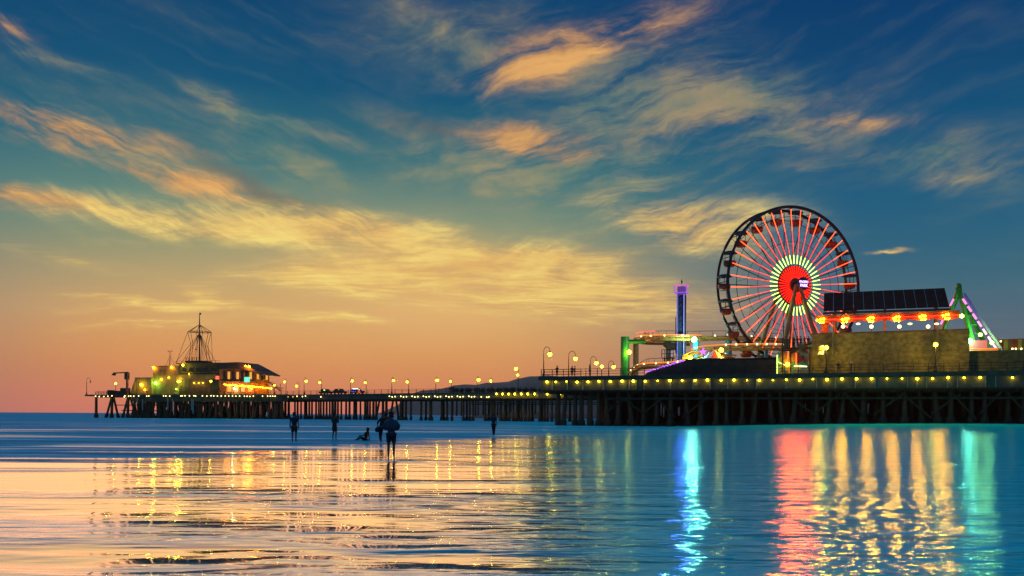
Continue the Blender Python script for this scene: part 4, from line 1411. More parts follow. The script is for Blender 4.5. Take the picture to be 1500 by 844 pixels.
# cars on the narrow pier
def car(px, v, label, body, lights):
    q = M.loc(px, 570, v)
    x0 = q.x
    t = thing('car', label, 'car', M, (x0, v, ZM), 'cars parked on the narrow pier')
    z = ZM
    MB().prism([(x0 - 2.2, z + 0.35), (x0 + 2.2, z + 0.35), (x0 + 2.25, z + 0.75), (x0 + 2.1, z + 0.95), (x0 + 1.3, z + 1.02), (x0 - 2.05, z + 1.05), (x0 - 2.25, z + 0.7)], v - 0.85, v + 0.85).build('body', body, t)
    MB().prism([(x0 + 1.25, z + 1.02), (x0 + 0.55, z + 1.58), (x0 - 1.3, z + 1.62), (x0 - 2.0, z + 1.055)], v - 0.76, v + 0.76).build('cabin', M_GLASS, t)
    MB().box(x0 - 1.28, x0 + 0.54, v - 0.72, v + 0.72, z + 1.6, z + 1.66).build('roof', body, t)
    for wx in (-1.35, 1.4):
        for wv in (-0.86, 0.7):
            MB().tube([(x0 + wx, v + wv, z + 0.33), (x0 + wx, v + wv + 0.18, z + 0.33)], 0.33, 12).build('wheel', M_IRON, t)
    for g_, dx_, dz_, w_ in lights:
        MB().box(x0 + dx_ - w_, x0 + dx_ + w_, v - 0.90, v - 0.86, z + dz_ - 0.09, z + dz_ + 0.09).build('car_light', g_, t)
    return t


M_CARD = mat('car_dark', (0.03, 0.04, 0.045), (0.02, 0.025, 0.03), 0.3, 1.0)
M_CARB = mat('car_blue', (0.05, 0.06, 0.22), (0.04, 0.05, 0.18), 0.3, 1.0)
car(477.5, 2.6, 'dark car parked just right of the second pair of lamps', M_CARD, [(G_WINDOW, -1.6, 1.0, 0.2), (G_LIME, 0.2, 1.3, 0.3)])
car(498, 2.6, 'dark van-like car between two lamps on the narrow pier', M_CARD, [(G_WINDOW, 0.3, 1.35, 0.25)])
car(523.5, 2.6, 'service car with violet and white roof lights', M_CARB, [(G_VIOLET, -0.8, 0.75, 1.0), (G_WHITE, 0.0, 1.55, 1.1), (G_RED, 1.5, 0.6, 0.4), (G_LIME, 1.55, 1.2, 0.3)])

# ------------------------------------------------------------------ seaward end with the restaurant
E = Frame((-135.6, 289.0, 0), math.atan2(-19, 63))
ZE = 7.55
ep = thing('pier_platform', 'dark pier head on many piles carrying the restaurant', 'pier', E, (30, 0, 0))
MB().box(E.px(0, 124), E.px(0, 192), 0, 9, ZE - 0.5, ZE).build('fishing_deck', M_DECK, ep)
MB().box(E.px(0, 192) + 0.02, E.px(0, 420), -0.3, 24, ZE - 0.62, ZE + 0.003).build('deck', M_DECK, ep)
MB().box(E.px(0, 192) + 0.02, E.px(0, 420), 0.3, 0.55, 5.3, ZE - 0.63).build('fascia', M_DARKWALL, ep)
MB().box(E.px(0, 140), E.px(0, 192), 1, 1.3, ZE - 0.95, ZE - 0.51).build('deck_beam', M_TIMBER, ep)
for y in (593.5, 601.5):
    a, b = E.loc(168 if y < 600 else 178, y, 0.2), E.loc(310, y, 0.2)
    MB().box(a.x, b.x, 0.1, 0.3, a.z - 0.13, a.z + 0.13).build('walkway_beam', M_TIMBER, ep)
put_pile(ep, E, E.px(0.8, 141), 0.8, ZE - 0.5, 0.42)
for p, ln in ((157, -0.0), (164, 0), (158, 3.4), (176, -3.6)):
    pass
for foot_px, top_px, r_ in ((155, 164, .34), (163.5, 164.5, .40), (174, 166, .34), (179, 188, .34), (187, 188, .40), (201, 190, .34), (213, 205, .34), (218, 226, .3), (245, 238, .3)):
    fx, tx = E.px(0.9, foot_px), E.px(0.9, top_px)
    z0 = -0.4
    mb = MB()
    H_ = ZE - 0.5 - z0
    pts = [(fx + (tx - fx) * t, 0.9, z0 + H_ * t) for t in (0, 0.2, 0.24, 1.0)]
    mb.tube(pts, [r_ * 1.8, r_ * 1.6, r_ * 1.05, r_], 8).build('pile', M_PILE, ep, smooth=True)
rnd = random.Random(5)
for v, step in ((0.9, 5.2), (4.5, 6.3), (9, 7.5), (14, 8.5), (20, 9.5)):
    p = 196 + rnd.uniform(0, 3)
    while p < 418:
        put_pile(ep, E, E.px(v, p), v, 5.4, rnd.choice([0.3, 0.34, 0.4, 0.46]), lean=rnd.choice([0, 0, 0.7, -0.7, 1.4, -1.4]))
        p += step * rnd.uniform(0.7, 1.3)
# pale pipes and the broad concrete footings between the piles
for a, b in ((209, 239), (242, 258), (262, 300), (303, 322), (326, 352), (356, 374), (378, 404)):
    MB().box(E.px(2.2, a), E.px(2.2, b), 2.2, 4.4, -0.5, 0.75 + rnd.uniform(-0.1, .1)).build('footing', M_PILE, ep)
for p, y0, y1 in ((201.5, 583, 592), (209, 585, 601), (246, 583, 600), (253, 584, 603), (283, 585, 606), (281, 585, 601)):
    a, b = E.loc(p, y0, 0.15), E.loc(p, y1, 0.15)
    MB().box(a.x - 0.18, a.x + 0.18, 0.05, 0.25, b.z, a.z).build('drain_pipe', M_PIPE, ep)
for p, y in ((140, 580.5), (145.5, 581), (152, 581), (158, 580.5), (164, 580), (182, 581.5)):
    piece('edge_bulb', sb, ep, E.loc(p, y, -0.15))
for p in (183, 188.5, 191.5, 196, 203, 215, 218, 239.5, 243, 248.5, 265, 267, 271, 277.5, 284, 286.5, 296.5, 303, 309, 313, 318.5, 324, 330, 335, 340.5, 345.5, 351, 358, 362, 366, 371, 384.5, 392, 396, 403, 399.5):
    piece('edge_bulb', sb, ep, E.loc(p, 580.2 + (0.4 if p > 340 else 0) + rnd.uniform(-.3, .3), -0.55))

# fishing-deck clutter, crane
GLE = 'lamps on the pier head'
a, b = E.loc(127, 560, 0.6), E.loc(132.5, 560, 0.6)
hook_lamp(E, a.x, 0.6, ZE, b.z, 1, 'unlit hook-necked lamp at the seaward tip of the pier', GLE, lit=False, reach=b.x - a.x, r=0.26)
q = E.loc(169.5, 562, 6)
post_lamp(E, q.x, 6, ZE, q.z, 'amber lamp alone above the fishing deck left of the crane', GLE, 0.28)
q = E.loc(309, 558.5, 0.2)
post_lamp(E, q.x, 0.2, ZE, q.z, 'post lamp in front of the dark middle of the restaurant', GLE, 0.28)
q = E.loc(402, 564.5, 6)
post_lamp(E, q.x, 6, ZE, q.z, 'post lamp right of the restaurant stair', GLE, 0.24)
cr = thing('crane', 'brown davit crane with a long arm over the fishing deck', 'crane', E, (E.px(3, 186.5), 3, ZE))
a, b, c_ = E.loc(186.5, 546, 3), E.loc(166, 547, 3), E.loc(186.5, 556, 3)
MB().box(a.x - 0.28, a.x + 0.28, 2.72, 3.28, ZE, a.z).build('mast', M_RUST, cr)
MB().box(a.x - 0.75, a.x + 0.5, 2.5, 3.5, c_.z, a.z - 0.02).build('winch_box', M_BROWN, cr)
MB().bar((a.x + 0.4, 3, a.z + 0.1), (b.x, 3, a.z - 0.1), 0.3, 0.34).build('arm', M_BROWN, cr)
MB().slab([(b.x - 0.6, 2.8, a.z - 0.75), (b.x + 0.7, 2.8, a.z - 0.95), (b.x + 1.0, 2.8, a.z - 0.26), (b.x - 0.1, 2.8, a.z - 0.26)], -0.4).build('hook_block', M_BROWN, cr)
railing(E, 'railing', 'low railing round the fishing deck at the seaward tip', 'pier railings', E.px(0.2, 140), E.px(0.2, 188), 0.2, ZE, [E.px(0.2, 140 + 4 * k) for k in range(13)], h=1.0, r=0.05)
for k, (x0, x1, yt, lab) in enumerate(((157, 163, 571.5, 'dark crate left of centre on the fishing deck'), (164, 171, 572.5, 'wide dark bin on the fishing deck below the amber lamp'), (176, 186, 568.5, 'large dark shed box beside the crane foot'))):
    a, b = E.loc(x0, yt, 4), E.loc(x1, 577, 4)
    t = thing('storage_box', lab, 'box', E, ((a.x + b.x) / 2, 4, ZE), 'storage boxes on the fishing deck')
    MB().box(a.x, b.x, 4, 5.6, ZE, a.z - 0.12).build('body', M_BROWN, t)
    MB().box(a.x - 0.06, b.x + 0.06, 3.94, 5.66, a.z - 0.118, a.z).build('lid', M_DARKWALL, t)

# the restaurant
M_RWALL = mat('restaurant_wall', (0.24, 0.18, 0.075), (0.15, 0.11, 0.045), 0.85, 0.9, 0.02, stretch=(1, 1, 0.4))
M_RGREEN = mat('restaurant_green', (0.07, 0.085, 0.045), (0.045, 0.055, 0.03), 0.8, 0.9, 0.02)
M_RROOF = mat('restaurant_roof', (0.15, 0.08, 0.05), (0.10, 0.055, 0.035), 0.8, 1.0, 0.03)
rs = thing('restaurant', 'two-storey restaurant with a hipped right roof at the end of the pier', 'building', E, (E.px(6, 300), 6, ZE))


def rbox(name, mt, x0, x1, yt, yb, v0, v1, par=None, zlow=None):
    a, b = E.loc(x0, yt, v0), E.loc(x1, yb, v0)
    mb = MB().box(a.x, b.x, v0, v1, ZE + 0.004 if zlow is None else b.z, a.z)
    return mb.build(name, mt, par or rs, rs), a, b


# low left wing with its slanting end
pa = [E.loc(x, y, 3.0) for x, y in ((190, 577), (198, 554.5), (221, 553.5), (224, 577))]
w1 = MB().prism([(pa[0].x, ZE + 0.004), (pa[1].x, pa[1].z), (pa[2].x + 0.3, pa[2].z), (pa[2].x + 0.3, ZE + 0.004)], 3.0, 12).build('wall', M_RWALL, rs)
MB().box(pa[1].x - 0.1, pa[2].x, 2.85, 12.1, pa[1].z + 0.03, pa[1].z + 0.30).build('roof', M_RROOF, rs)
for k in range(6):
    t = (k + 0.2) / 6
    q = pa[0].lerp(pa[1], t)
    MB().box(q.x + 0.15, q.x + 0.4, 2.9, 2.995, ZE + 0.3, q.z - 0.2).build('batten', M_YELLOW, w1, rs)
w2, a, b = rbox('wall', M_RWALL, 224, 262, 537.5, 577, 4.0, 16)
MB().box(a.x - 0.25, b.x, 3.8, 16.2, a.z + 0.002, a.z + 0.32).build('roof', M_RROOF, rs)
for x0, x1, y0, y1 in ((232, 236, 541, 550), (239, 243, 541, 550), (255, 260, 565, 573)):
    q0, q1 = E.loc(x0, y0, 3.95), E.loc(x1, y1, 3.95)
    f_ = MB().box(q0.x, q1.x, 3.92, 3.997, q1.z, q0.z).build('window', M_RROOF, w2, rs)
w3, a, b = rbox('wall', M_RGREEN, 262.3, 321, 533.5, 577, 3.0, 17)
g3 = (a, b)
q0, q1 = E.loc(258, 532, 2.2), E.loc(322, 534, 2.2)
MB().box(q0.x, q1.x, 2.2, 17.3, a.z + 0.002, a.z + 0.30).build('roof', M_RROOF, rs)
for k in range(9):
    x = q0.x + (q1.x - q0.x) * (k + 0.1) / 9
    MB().box(x, x + 0.06, 2.25, 2.31, a.z + 0.31, a.z + 0.85).build('roof_rail_post', M_IRON, rs)
MB().box(q0.x, q1.x, 2.25, 2.31, a.z + 0.855, a.z + 0.93).build('roof_rail', M_IRON, rs)
y_ = E.loc(290, 545.5, 2.9)
MB().box(E.px(2.9, 266), E.px(2.9, 319), 2.55, 2.998, y_.z - 0.15, y_.z + 0.05).build('balcony_sill', M_RWALL, rs)
for x0, x1 in ((267, 274), (276.5, 284), (286.5, 294), (297, 305), (308, 317)):
    q0, q1 = E.loc(x0, 538, 2.95), E.loc(x1, 544.5, 2.95)
    wf = MB().box(q0.x, q1.x, 2.9, 2.998, q1.z, q0.z).build('window', M_RWALL, w3, rs)
    piece_ = MB().box(q0.x + 0.12, q1.x - 0.12, 2.86, 2.898, q1.z + 0.12, q0.z - 0.12).build('pane', M_GLASS, rs)
q0, q1 = E.loc(278, 556, 2.7), E.loc(308, 577, 2.7)
MB().box(q0.x, q1.x, 2.6, 2.99, ZE + 0.01, q0.z).build('dark_doorway', M_DARKWALL, rs)
q0, q1 = E.loc(258, 549, 2.7), E.loc(321, 555.5, 2.7)
MB().box(q0.x, q1.x, 2.4, 2.995, q1.z, q0.z).build('fascia_band', M_RWALL, rs)
# right wing, lit orange, hipped roof
M_RORA = mat('restaurant_russet', (0.34, 0.13, 0.045), (0.22, 0.085, 0.03), 0.8, 0.9, 0.02, stretch=(1, 1, 0.4))
w4, a4, b4 = rbox('wall', M_RORA, 321.5, 373, 541, 577, 1.2, 9.4)
rp = [E.loc(x, y, 0.0) for x, y in ((320, 531.5), (350, 530.5), (357, 534), (384, 548.5), (382, 549.5), (356, 540.5), (320, 541))]
MB().prism([(q.x, q.z) for q in rp], 0.0, 10.6).build('roof', M_RROOF, rs)
for k in range(3):
    zz = E.loc(373, 556, 1.2).z
    wf = MB().box(b4.x + 0.003, b4.x + 0.08, 2.0 + 2.5 * k, 3.5 + 2.5 * k, zz, zz + 2.3).build('window', M_BROWN, rs)
    MB().box(b4.x + 0.082, b4.x + 0.11, 2.15 + 2.5 * k, 3.35 + 2.5 * k, zz + 0.12, zz + 2.18).build('pane', G_WINDOW if k != 1 else M_GLASS, wf, rs)
for k in range(7):
    x0 = 327 + k * 6.4
    q0, q1 = E.loc(x0, 544 + 0.12 * k, 1.15), E.loc(x0 + 4.2, 556, 1.15)
    lit = k in (1, 3, 6)
    wf = MB().box(q0.x, q1.x, 1.10, 1.197, q1.z, q0.z).build('window', M_BROWN, rs)
    MB().box(q0.x + 0.1, q1.x - 0.1, 1.05, 1.098, q1.z + 0.1, q0.z - 0.1).build('pane', G_WINDOW if lit else M_GLASS, wf, rs)
for x in (331, 341, 351, 361, 371):
    q0, q1 = E.loc(x, 558, 1.1), E.loc(x + 1, 577, 1.1)
    MB().box(q0.x, q1.x, 0.9, 1.19, ZE + 0.01, q0.z + 0.3).build('porch_post', M_RUST, rs)
q0, q1 = E.loc(326, 559, 0.6), E.loc(375, 561.5, 0.6)
MB().box(q0.x, q1.x, 0.4, 1.195, q1.z, q0.z).build('porch_roof', M_RROOF, rs)
for x0, x1 in ((333, 339), (343, 349), (353, 359), (363, 369)):
    q0, q1 = E.loc(x0, 565, 1.15), E.loc(x1, 574, 1.15)
    MB().box(q0.x, q1.x, 1.12, 1.197, q1.z, q0.z).build('lit_window', G_WINDOW, rs)
# stair at the right end
for k in range(9):
    q = E.loc(394 + 1.9 * k, 559.5 + 1.5 * k, 8)
    MB().box(q.x - 0.3, q.x + 0.3, 8, 10, q.z - 0.1, q.z).build('stair_step', M_RROOF, rs)
q0, q1 = E.loc(393, 558, 7.9), E.loc(411, 572, 7.9)
MB().bar(q0 + Vector((0, 0, -0.2)), q1 + Vector((0, 0, -0.2)), 0.1, 0.4).build('stair_stringer', M_RROOF, rs)
q0, q1 = E.loc(400, 568, 7.9), E.loc(411, 569, 7.9)
MB().box(q0.x, q1.x, 7.8, 10, q0.z - 0.15, q0.z).build('landing', M_RROOF, rs)
for x in (401, 410.5):
    q = E.loc(x, 566, 7.9)
    MB().box(q.x - 0.08, q.x + 0.08, 7.82, 7.98, ZE, E.loc(x, 562, 7.9).z).build('landing_post', M_RROOF, rs)
# lights of the restaurant
spot = [(224.5, 538.2, 3.6, 0.40, G_AMBER), (251, 538, 3.6, 0.34, G_AMBER), (268, 535, 1.8, 0.42, G_BULB), (207, 563.5, 2.6, 0.52, G_BULB), (228, 561.5, 3.4, 0.52, G_GREENSPOT),
        (261, 559, 2.3, 0.42, G_BULB), (263.5, 558.5, 2.3, 0.36, G_BULB), (365, 537, -0.4, 0.38, G_AMBER), (360, 536, -0.3, 0.26, G_AMBER), (343, 569.5, 0.2, 0.3, G_TEAL), (368.5, 570, 0.2, 0.16, G_AMBER), (236, 556, 3.7, 0.2, G_AMBER), (247, 553, 3.7, 0.2, G_BULB), (258, 570, 3.6, 0.2, G_GREENSPOT), (284, 561, 2.4, 0.16, G_BULB), (291, 561, 2.4, 0.16, G_BULB), (297, 561, 2.4, 0.16, G_BULB), (212, 571, 2.7, 0.18, G_AMBER), (277, 548, 2.3, 0.16, G_BULB)]
for x, y, v, r_, g_ in spot:
    MB().ball(E.loc(x, y, v), r_ * 0.72, 8, 6).build('wall_lamp', g_, rs, smooth=True)
    colr = {G_AMBER: ORA, G_BULB: YEL, G_GREENSPOT: (0.4, 1.0, 0.12), G_TEAL: (0.4, 1.0, 0.75)}[g_]
    lamp_or_added_beam(rs, rs, E, E.loc(x, y, v) + Vector((0, -r_ - 0.3, -0.15)), (380 if g_ == G_GREENSPOT else 330) * min(1.0, (r_ / 0.4) ** 2), colr, 0.2)
q0, q1 = E.loc(316.5, 550.5, 2.5), E.loc(322, 556, 2.5)
rwn = MB().box(q0.x, q1.x, 2.28, 2.39, q1.z, q0.z).build('red_window', M_REDPAINT, rs)
for i in range(2):
    for j in range(2):
        x0 = q0.x + 0.1 + i * (q1.x - q0.x - 0.1) / 2
        z0 = q1.z + 0.1 + j * (q0.z - q1.z - 0.1) / 2
        MB().box(x0, x0 + (q1.x - q0.x) / 2 - 0.2, 2.2, 2.278, z0, z0 + (q0.z - q1.z) / 2 - 0.2).build('lit_pane', glow('red_pane', (1, 0.10, 0.06), 3.0) if i + j == 0 else bpy.data.materials['red_pane'], rwn, rs)
q0, q1 = E.loc(358, 552.5, 0.3), E.loc(365.5, 560, 0.3)
sgn = thing('hanging_sign', 'glowing teal sign board on the orange side of the restaurant', 'sign', E, ((q0.x + q1.x) / 2, 0.3, q1.z))
MB().box(q0.x, q1.x, 0.2, 0.38, q1.z, q0.z).build('board', G_TEALSIGN, sgn)
MB().box(q0.x - 0.1, q1.x + 0.1, 0.22, 0.36, q0.z + 0.002, q0.z + 0.12).build('frame', M_IRON, sgn)
for k, wd in enumerate((0.7, 0.8, 0.55)):
    zc = q1.z + (q0.z - q1.z) * (0.28 + 0.22 * k)
    MB().box((q0.x + q1.x) / 2 - wd * 0.6, (q0.x + q1.x) / 2 + wd * 0.6, 0.16, 0.198, zc - 0.09, zc + 0.09).build('pale_stroke', glow('mint_light', (0.2, 1.0, 0.7), 1.6) if k == 0 else bpy.data.materials['mint_light'], sgn)
sl_ = thing('string_lights', 'string of amber bulbs along the lit porch of the restaurant', 'string lights', E, (E.px(-0.3, 360), -0.3, E.loc(360, 563, -0.3).z))
pts = [E.loc(329 + 1.75 * k, 562.4 + 0.11 * k + 0.9 * abs(math.sin(k * 0.42)), -0.3) for k in range(26)]
pts += [pts[-1] + Vector((0.25, 0.75 * k, -0.02 * k)) for k in range(1, 13)]
MB().tube(pts, 0.03, 4).build('wire', M_IRON, sl_)
sbm = MB().ball((0, 0, 0), 0.12, 6, 5).mesh('bulb', (0, 0, 0), G_AMBER, True)
for x_ in (333, 346, 358, 370):
    lamp_or_added_beam(sl_, sl_, E, E.loc(x_, 566, -0.9), 110, (1.0, 0.30, 0.04), 0.3)
for k, q in enumerate(pts):
    piece('bulb', sbm, sl_, q + Vector((rnd.uniform(-.15, .15), 0, -0.16)))

# mast and wire cage on the roof
zr = a.z if False else g3[0].z + 0.3
cx = E.loc(292, 530, 8)
ms = thing('roof_mast', 'tall wire-stayed mast with a cage of spars above the restaurant', 'mast', E, (cx.x, 8, zr))
Zy = lambda y: E.loc(292, y, 8).z
Xp = lambda x: E.loc(x, 530, 8).x
MB().tube([(cx.x, 8, zr), (cx.x, 8, Zy(475)), (cx.x, 8, Zy(458))], [0.24, 0.18, 0.09], 8).build('pole', M_RUST, ms)
MB().slab([(cx.x + 0.02, 8, Zy(461.5)), (cx.x + 0.5, 8.1, Zy(461)), (cx.x + 0.55, 8.1, Zy(458.5)), (cx.x + 0.02, 8, Zy(458.3))], 0.03).build('pennant', M_IRON, ms)
cage = []
for k in range(6):
    a_ = 2 * PI * k / 6 + 0.35
    rx = (Xp(306.5) - Xp(277.5)) / 2
    cage.append((cx.x + rx * math.cos(a_), 8 + rx * math.sin(a_), Zy(486.5)))
MB().tube(cage, 0.10, 5, close=True).build('cage_ring', M_RUST, ms)
for k, q in enumerate(cage):
    MB().tube([(cx.x, 8, Zy(475.5)), q], 0.09, 5).build('cage_spar', M_RUST, ms)
    MB().tube([q, (cx.x, 8, Zy(487))], 0.04, 4).build('cage_arm', M_RUST, ms)
    a_ = 2 * PI * k / 6 + 0.35
    mid = (cx.x + rx * 0.72 * math.cos(a_), 8 + rx * 0.72 * math.sin(a_), Zy(505))
    ft = (cx.x + rx * 0.9 * math.cos(a_), 8 + rx * 0.9 * math.sin(a_), zr + 0.4)
    MB().tube([q, mid, ft], 0.085, 5).build('cage_leg', M_RUST, ms)
for k, (xf, vv) in enumerate(((262, 6), (268, 10), (275, 5), (282, 12), (289, 5), (295, 12), (302, 9), (307, 6), (272, 12), (279, 5), (285, 13), (299, 12.5), (304, 4.5), (309, 11), (314.5, 6))):
    MB().tube([(cx.x, 8, Zy(488)), (Xp(xf), vv, zr + 0.2)], 0.065, 4).build('stay_wire', M_RUST, ms)
MB().tube([cage[3], (Xp(264), 6, zr + 0.2)], 0.075, 4).build('stay_wire', M_RUST, ms)
MB().tube([cage[0], (Xp(317), 6, zr + 0.2)], 0.075, 4).build('stay_wire', M_RUST, ms)
pfz = Zy(525)
MB().box(Xp(280), Xp(302), 5, 11, zr + 0.01, pfz - 0.9).build('mast_base', M_DARKWALL, ms)
for k in range(5):
    x = Xp(281) + (Xp(301) - Xp(281)) * k / 4
    MB().box(x - 0.06, x + 0.06, 5.0, 5.12, pfz - 0.898, pfz).build('base_post', M_IRON, ms)
for z in (pfz, pfz - 0.45):
    MB().box(Xp(280), Xp(302), 4.98, 5.14, z + 0.002, z + 0.09).build('base_rail', M_IRON, ms)
MB().ball((Xp(295.5), 5, Zy(513)), 0.22, 8, 6).build('mast_lamp', M_IRON, ms)
ax = E.loc(249, 536, 8)
an_ = thing('antenna', 'small three-legged antenna with a forked top left of the mast', 'antenna', E, (ax.x, 8, E.loc(249, 537, 8).z))
zb0, zt0 = E.loc(249, 536.5, 8).z, E.loc(249, 514, 8).z
MB().tube([(ax.x, 8, zb0), (ax.x, 8, zt0)], 0.09, 6).build('pole', M_RUST, an_)
for k in range(3):
    a_ = 2 * PI * k / 3 + 0.3
    MB().tube([(ax.x, 8, E.loc(249, 521, 8).z), (ax.x + 1.7 * math.cos(a_), 8 + 1.7 * math.sin(a_), zb0)], 0.05, 5).build('leg', M_RUST, an_)
MB().box(ax.x - 0.8, ax.x + 0.8, 7.95, 8.05, zt0 - 0.35, zt0 - 0.25).build('cross_arm', M_RUST, an_)
for s in (-1, 1):
    MB().box(ax.x + s * 0.72 - 0.05, ax.x + s * 0.72 + 0.05, 7.94, 8.06, zt0 - 0.248, zt0 + 0.3).build('fork', M_RUST, an_)

# ------------------------------------------------------------------ trees and low houses on the shore across the bay
M_LEAF = mat('far_foliage', (0.06, 0.07, 0.035), (0.04, 0.045, 0.025), 0.9, 2.0)
rnd = random.Random(4)
ords = ['first', 'second', 'third', 'fourth', 'fifth', 'sixth', 'seventh', 'eighth', 'ninth', 'tenth', 'eleventh', 'twelfth', 'thirteenth', 'fourteenth', 'fifteenth', 'sixteenth',
        'seventeenth', 'eighteenth', 'nineteenth', 'twentieth', 'twenty-first', 'twenty-second']
tree_labels = ['%s tree of the far shore row, counted from its seaward end' % o_ for o_ in ords]
for k in range(22):
    px_ = 664 + 6.4 * k + rnd.uniform(-2, 2)
    Y_ = rnd.uniform(420, 480)
    q = at(px_, 578, Y_)
    hgt = rnd.uniform(0.9, 1.9) + (0.9 if k % 6 == 0 else 0)
    kinds = ['dark bushy tree on the far shore behind the narrow pier', 'low spreading tree on the far shore behind the narrow pier']
    t = thing('shore_tree', tree_labels[k], 'tree', WF, (q.x, Y_, 2), 'trees on the far shore')
    top = at(px_, 572.5, Y_).z + hgt * 0.5
    MB().tube([(q.x, Y_, 1.0), (q.x + 0.2, Y_, top - hgt)], [0.5, 0.3], 6).build('trunk', M_TIMBER, t)
    lm = MB()
    for j in range(170):
        a_, b_, c_ = rnd.gauss(0, 1), rnd.gauss(0, 1), rnd.gauss(0, 1)
        nn = math.sqrt(a_ * a_ + b_ * b_ + c_ * c_) + 1e-6
        rr_ = rnd.uniform(0.35, 1.0)
        cpt = Vector((q.x + a_ / nn * rr_ * hgt * 0.9, Y_ + b_ / nn * rr_ * hgt * 0.8, top - hgt * 0.4 + c_ / nn * rr_ * hgt * 0.8))
        d1, d2 = Vector((rnd.gauss(0, .22), rnd.gauss(0, .22), rnd.gauss(0, .22))), Vector((rnd.gauss(0, .22), rnd.gauss(0, .22), rnd.gauss(0, .22)))
        lm.add([cpt - d1, cpt + d2, cpt + d1, cpt - d2], [(0, 1, 2, 3)])
    lm.build('crown', M_LEAF, t)
spit = MB()
for i in range(15):
    x, y = 30 + 0 * i, 0
a = at(655, 600, 450)
b = at(900, 600, 450)
m = MB()
for i in range(16):
    t_ = i / 15
    x = a.x + (b.x + 60 - a.x) * t_
    for (y, z) in ((400, -0.5), (430, 2.2 * ss(t_, 0, 0.2)), (480, 3.5 * ss(t_, 0, 0.25)), (560, -0.5)):
        m.v.append(Vector((x, y + 6 * math.sin(i), z)))
for i in range(15):
    for j in range(3):
        q = i * 4 + j
        m.f.append((q, q + 4, q + 5, q + 1))
tag(m.build('far_shore', M_BANK, smooth=True), 'low dark spit of the far shore under the trees', kind='structure')

# ------------------------------------------------------------------ people
def skin_mesh(name, J, edges, root, m_, sub=1):
    names = list(J)
    me = bpy.data.meshes.new(name)
    me.from_pydata([J[k][:3] for k in names], [(names.index(a), names.index(b)) for a, b in edges], [])
    o = bpy.data.objects.new(name, me)
    COL.objects.link(o)
    md = o.modifiers.new('skin', 'SKIN')
    md.use_smooth_shade = True
    sk = me.skin_vertices[0].data if me.skin_vertices else None
    for i, k in enumerate(names):
        r = J[k][3]
        sk[i].radius = r if isinstance(r, tuple) else (r, r)
        sk[i].use_root = (k == root)
    sb_ = o.modifiers.new('sub', 'SUBSURF')
    sb_.levels = sb_.render_levels = sub
    bpy.context.view_layer.update()
    dg = bpy.context.evaluated_depsgraph_get()
    out = bpy.data.meshes.new_from_object(o.evaluated_get(dg))
    out.name = name
    bpy.data.objects.remove(o)
    out.materials.clear()
    out.materials.append(m_)
    for p in out.polygons:
        p.use_smooth = True
    return out


STAND = {
    'pelvis': (0, 0, 0.95, (0.15, 0.11)), 'waist': (0, 0.01, 1.09, (0.13, 0.10)), 'chest': (0, 0.0, 1.29, (0.155, 0.11)), 'collar': (0, -0.01, 1.42, (0.09, 0.075)),
    'neck': (0, 0.0, 1.50, 0.052), 'jaw': (0, 0.02, 1.565, 0.070), 'skull': (0, 0.005, 1.645, (0.080, 0.092)), 'crown': (0, 0.0, 1.715, 0.052), 'nose': (0, 0.115, 1.60, 0.016),
    'ear_l': (-0.085, 0.0, 1.61, 0.018), 'ear_r': (0.085, 0.0, 1.61, 0.018),
}
for s, n_ in ((-1, 'l'), (1, 'r')):
    STAND.update({'shoulder_' + n_: (s * 0.18, -0.01, 1.40, 0.066), 'elbow_' + n_: (s * 0.235, -0.03, 1.13, 0.043), 'wrist_' + n_: (s * 0.245, 0.03, 0.89, 0.029),
                  'palm_' + n_: (s * 0.245, 0.05, 0.81, (0.026, 0.040)), 'hip_' + n_: (s * 0.09, 0, 0.88, 0.098), 'knee_' + n_: (s * 0.10, 0.015, 0.49, 0.060),
                  'calf_' + n_: (s * 0.10, -0.02, 0.34, 0.056), 'ankle_' + n_: (s * 0.10, -0.02, 0.08, 0.037), 'toe_' + n_: (s * 0.115, 0.13, 0.03, 0.032)})
BODY_E = [('pelvis', 'waist'), ('waist', 'chest'), ('chest', 'collar'), ('collar', 'neck'), ('neck', 'jaw'), ('jaw', 'skull'), ('skull', 'crown'), ('skull', 'nose'), ('skull', 'ear_l'), ('skull', 'ear_r')]
for n_ in 'lr':
    BODY_E += [('collar', 'shoulder_' + n_), ('shoulder_' + n_, 'elbow_' + n_), ('elbow_' + n_, 'wrist_' + n_), ('wrist_' + n_, 'palm_' + n_), ('pelvis', 'hip_' + n_),
               ('hip_' + n_, 'knee_' + n_), ('knee_' + n_, 'calf_' + n_), ('calf_' + n_, 'ankle_' + n_), ('ankle_' + n_, 'toe_' + n_)]


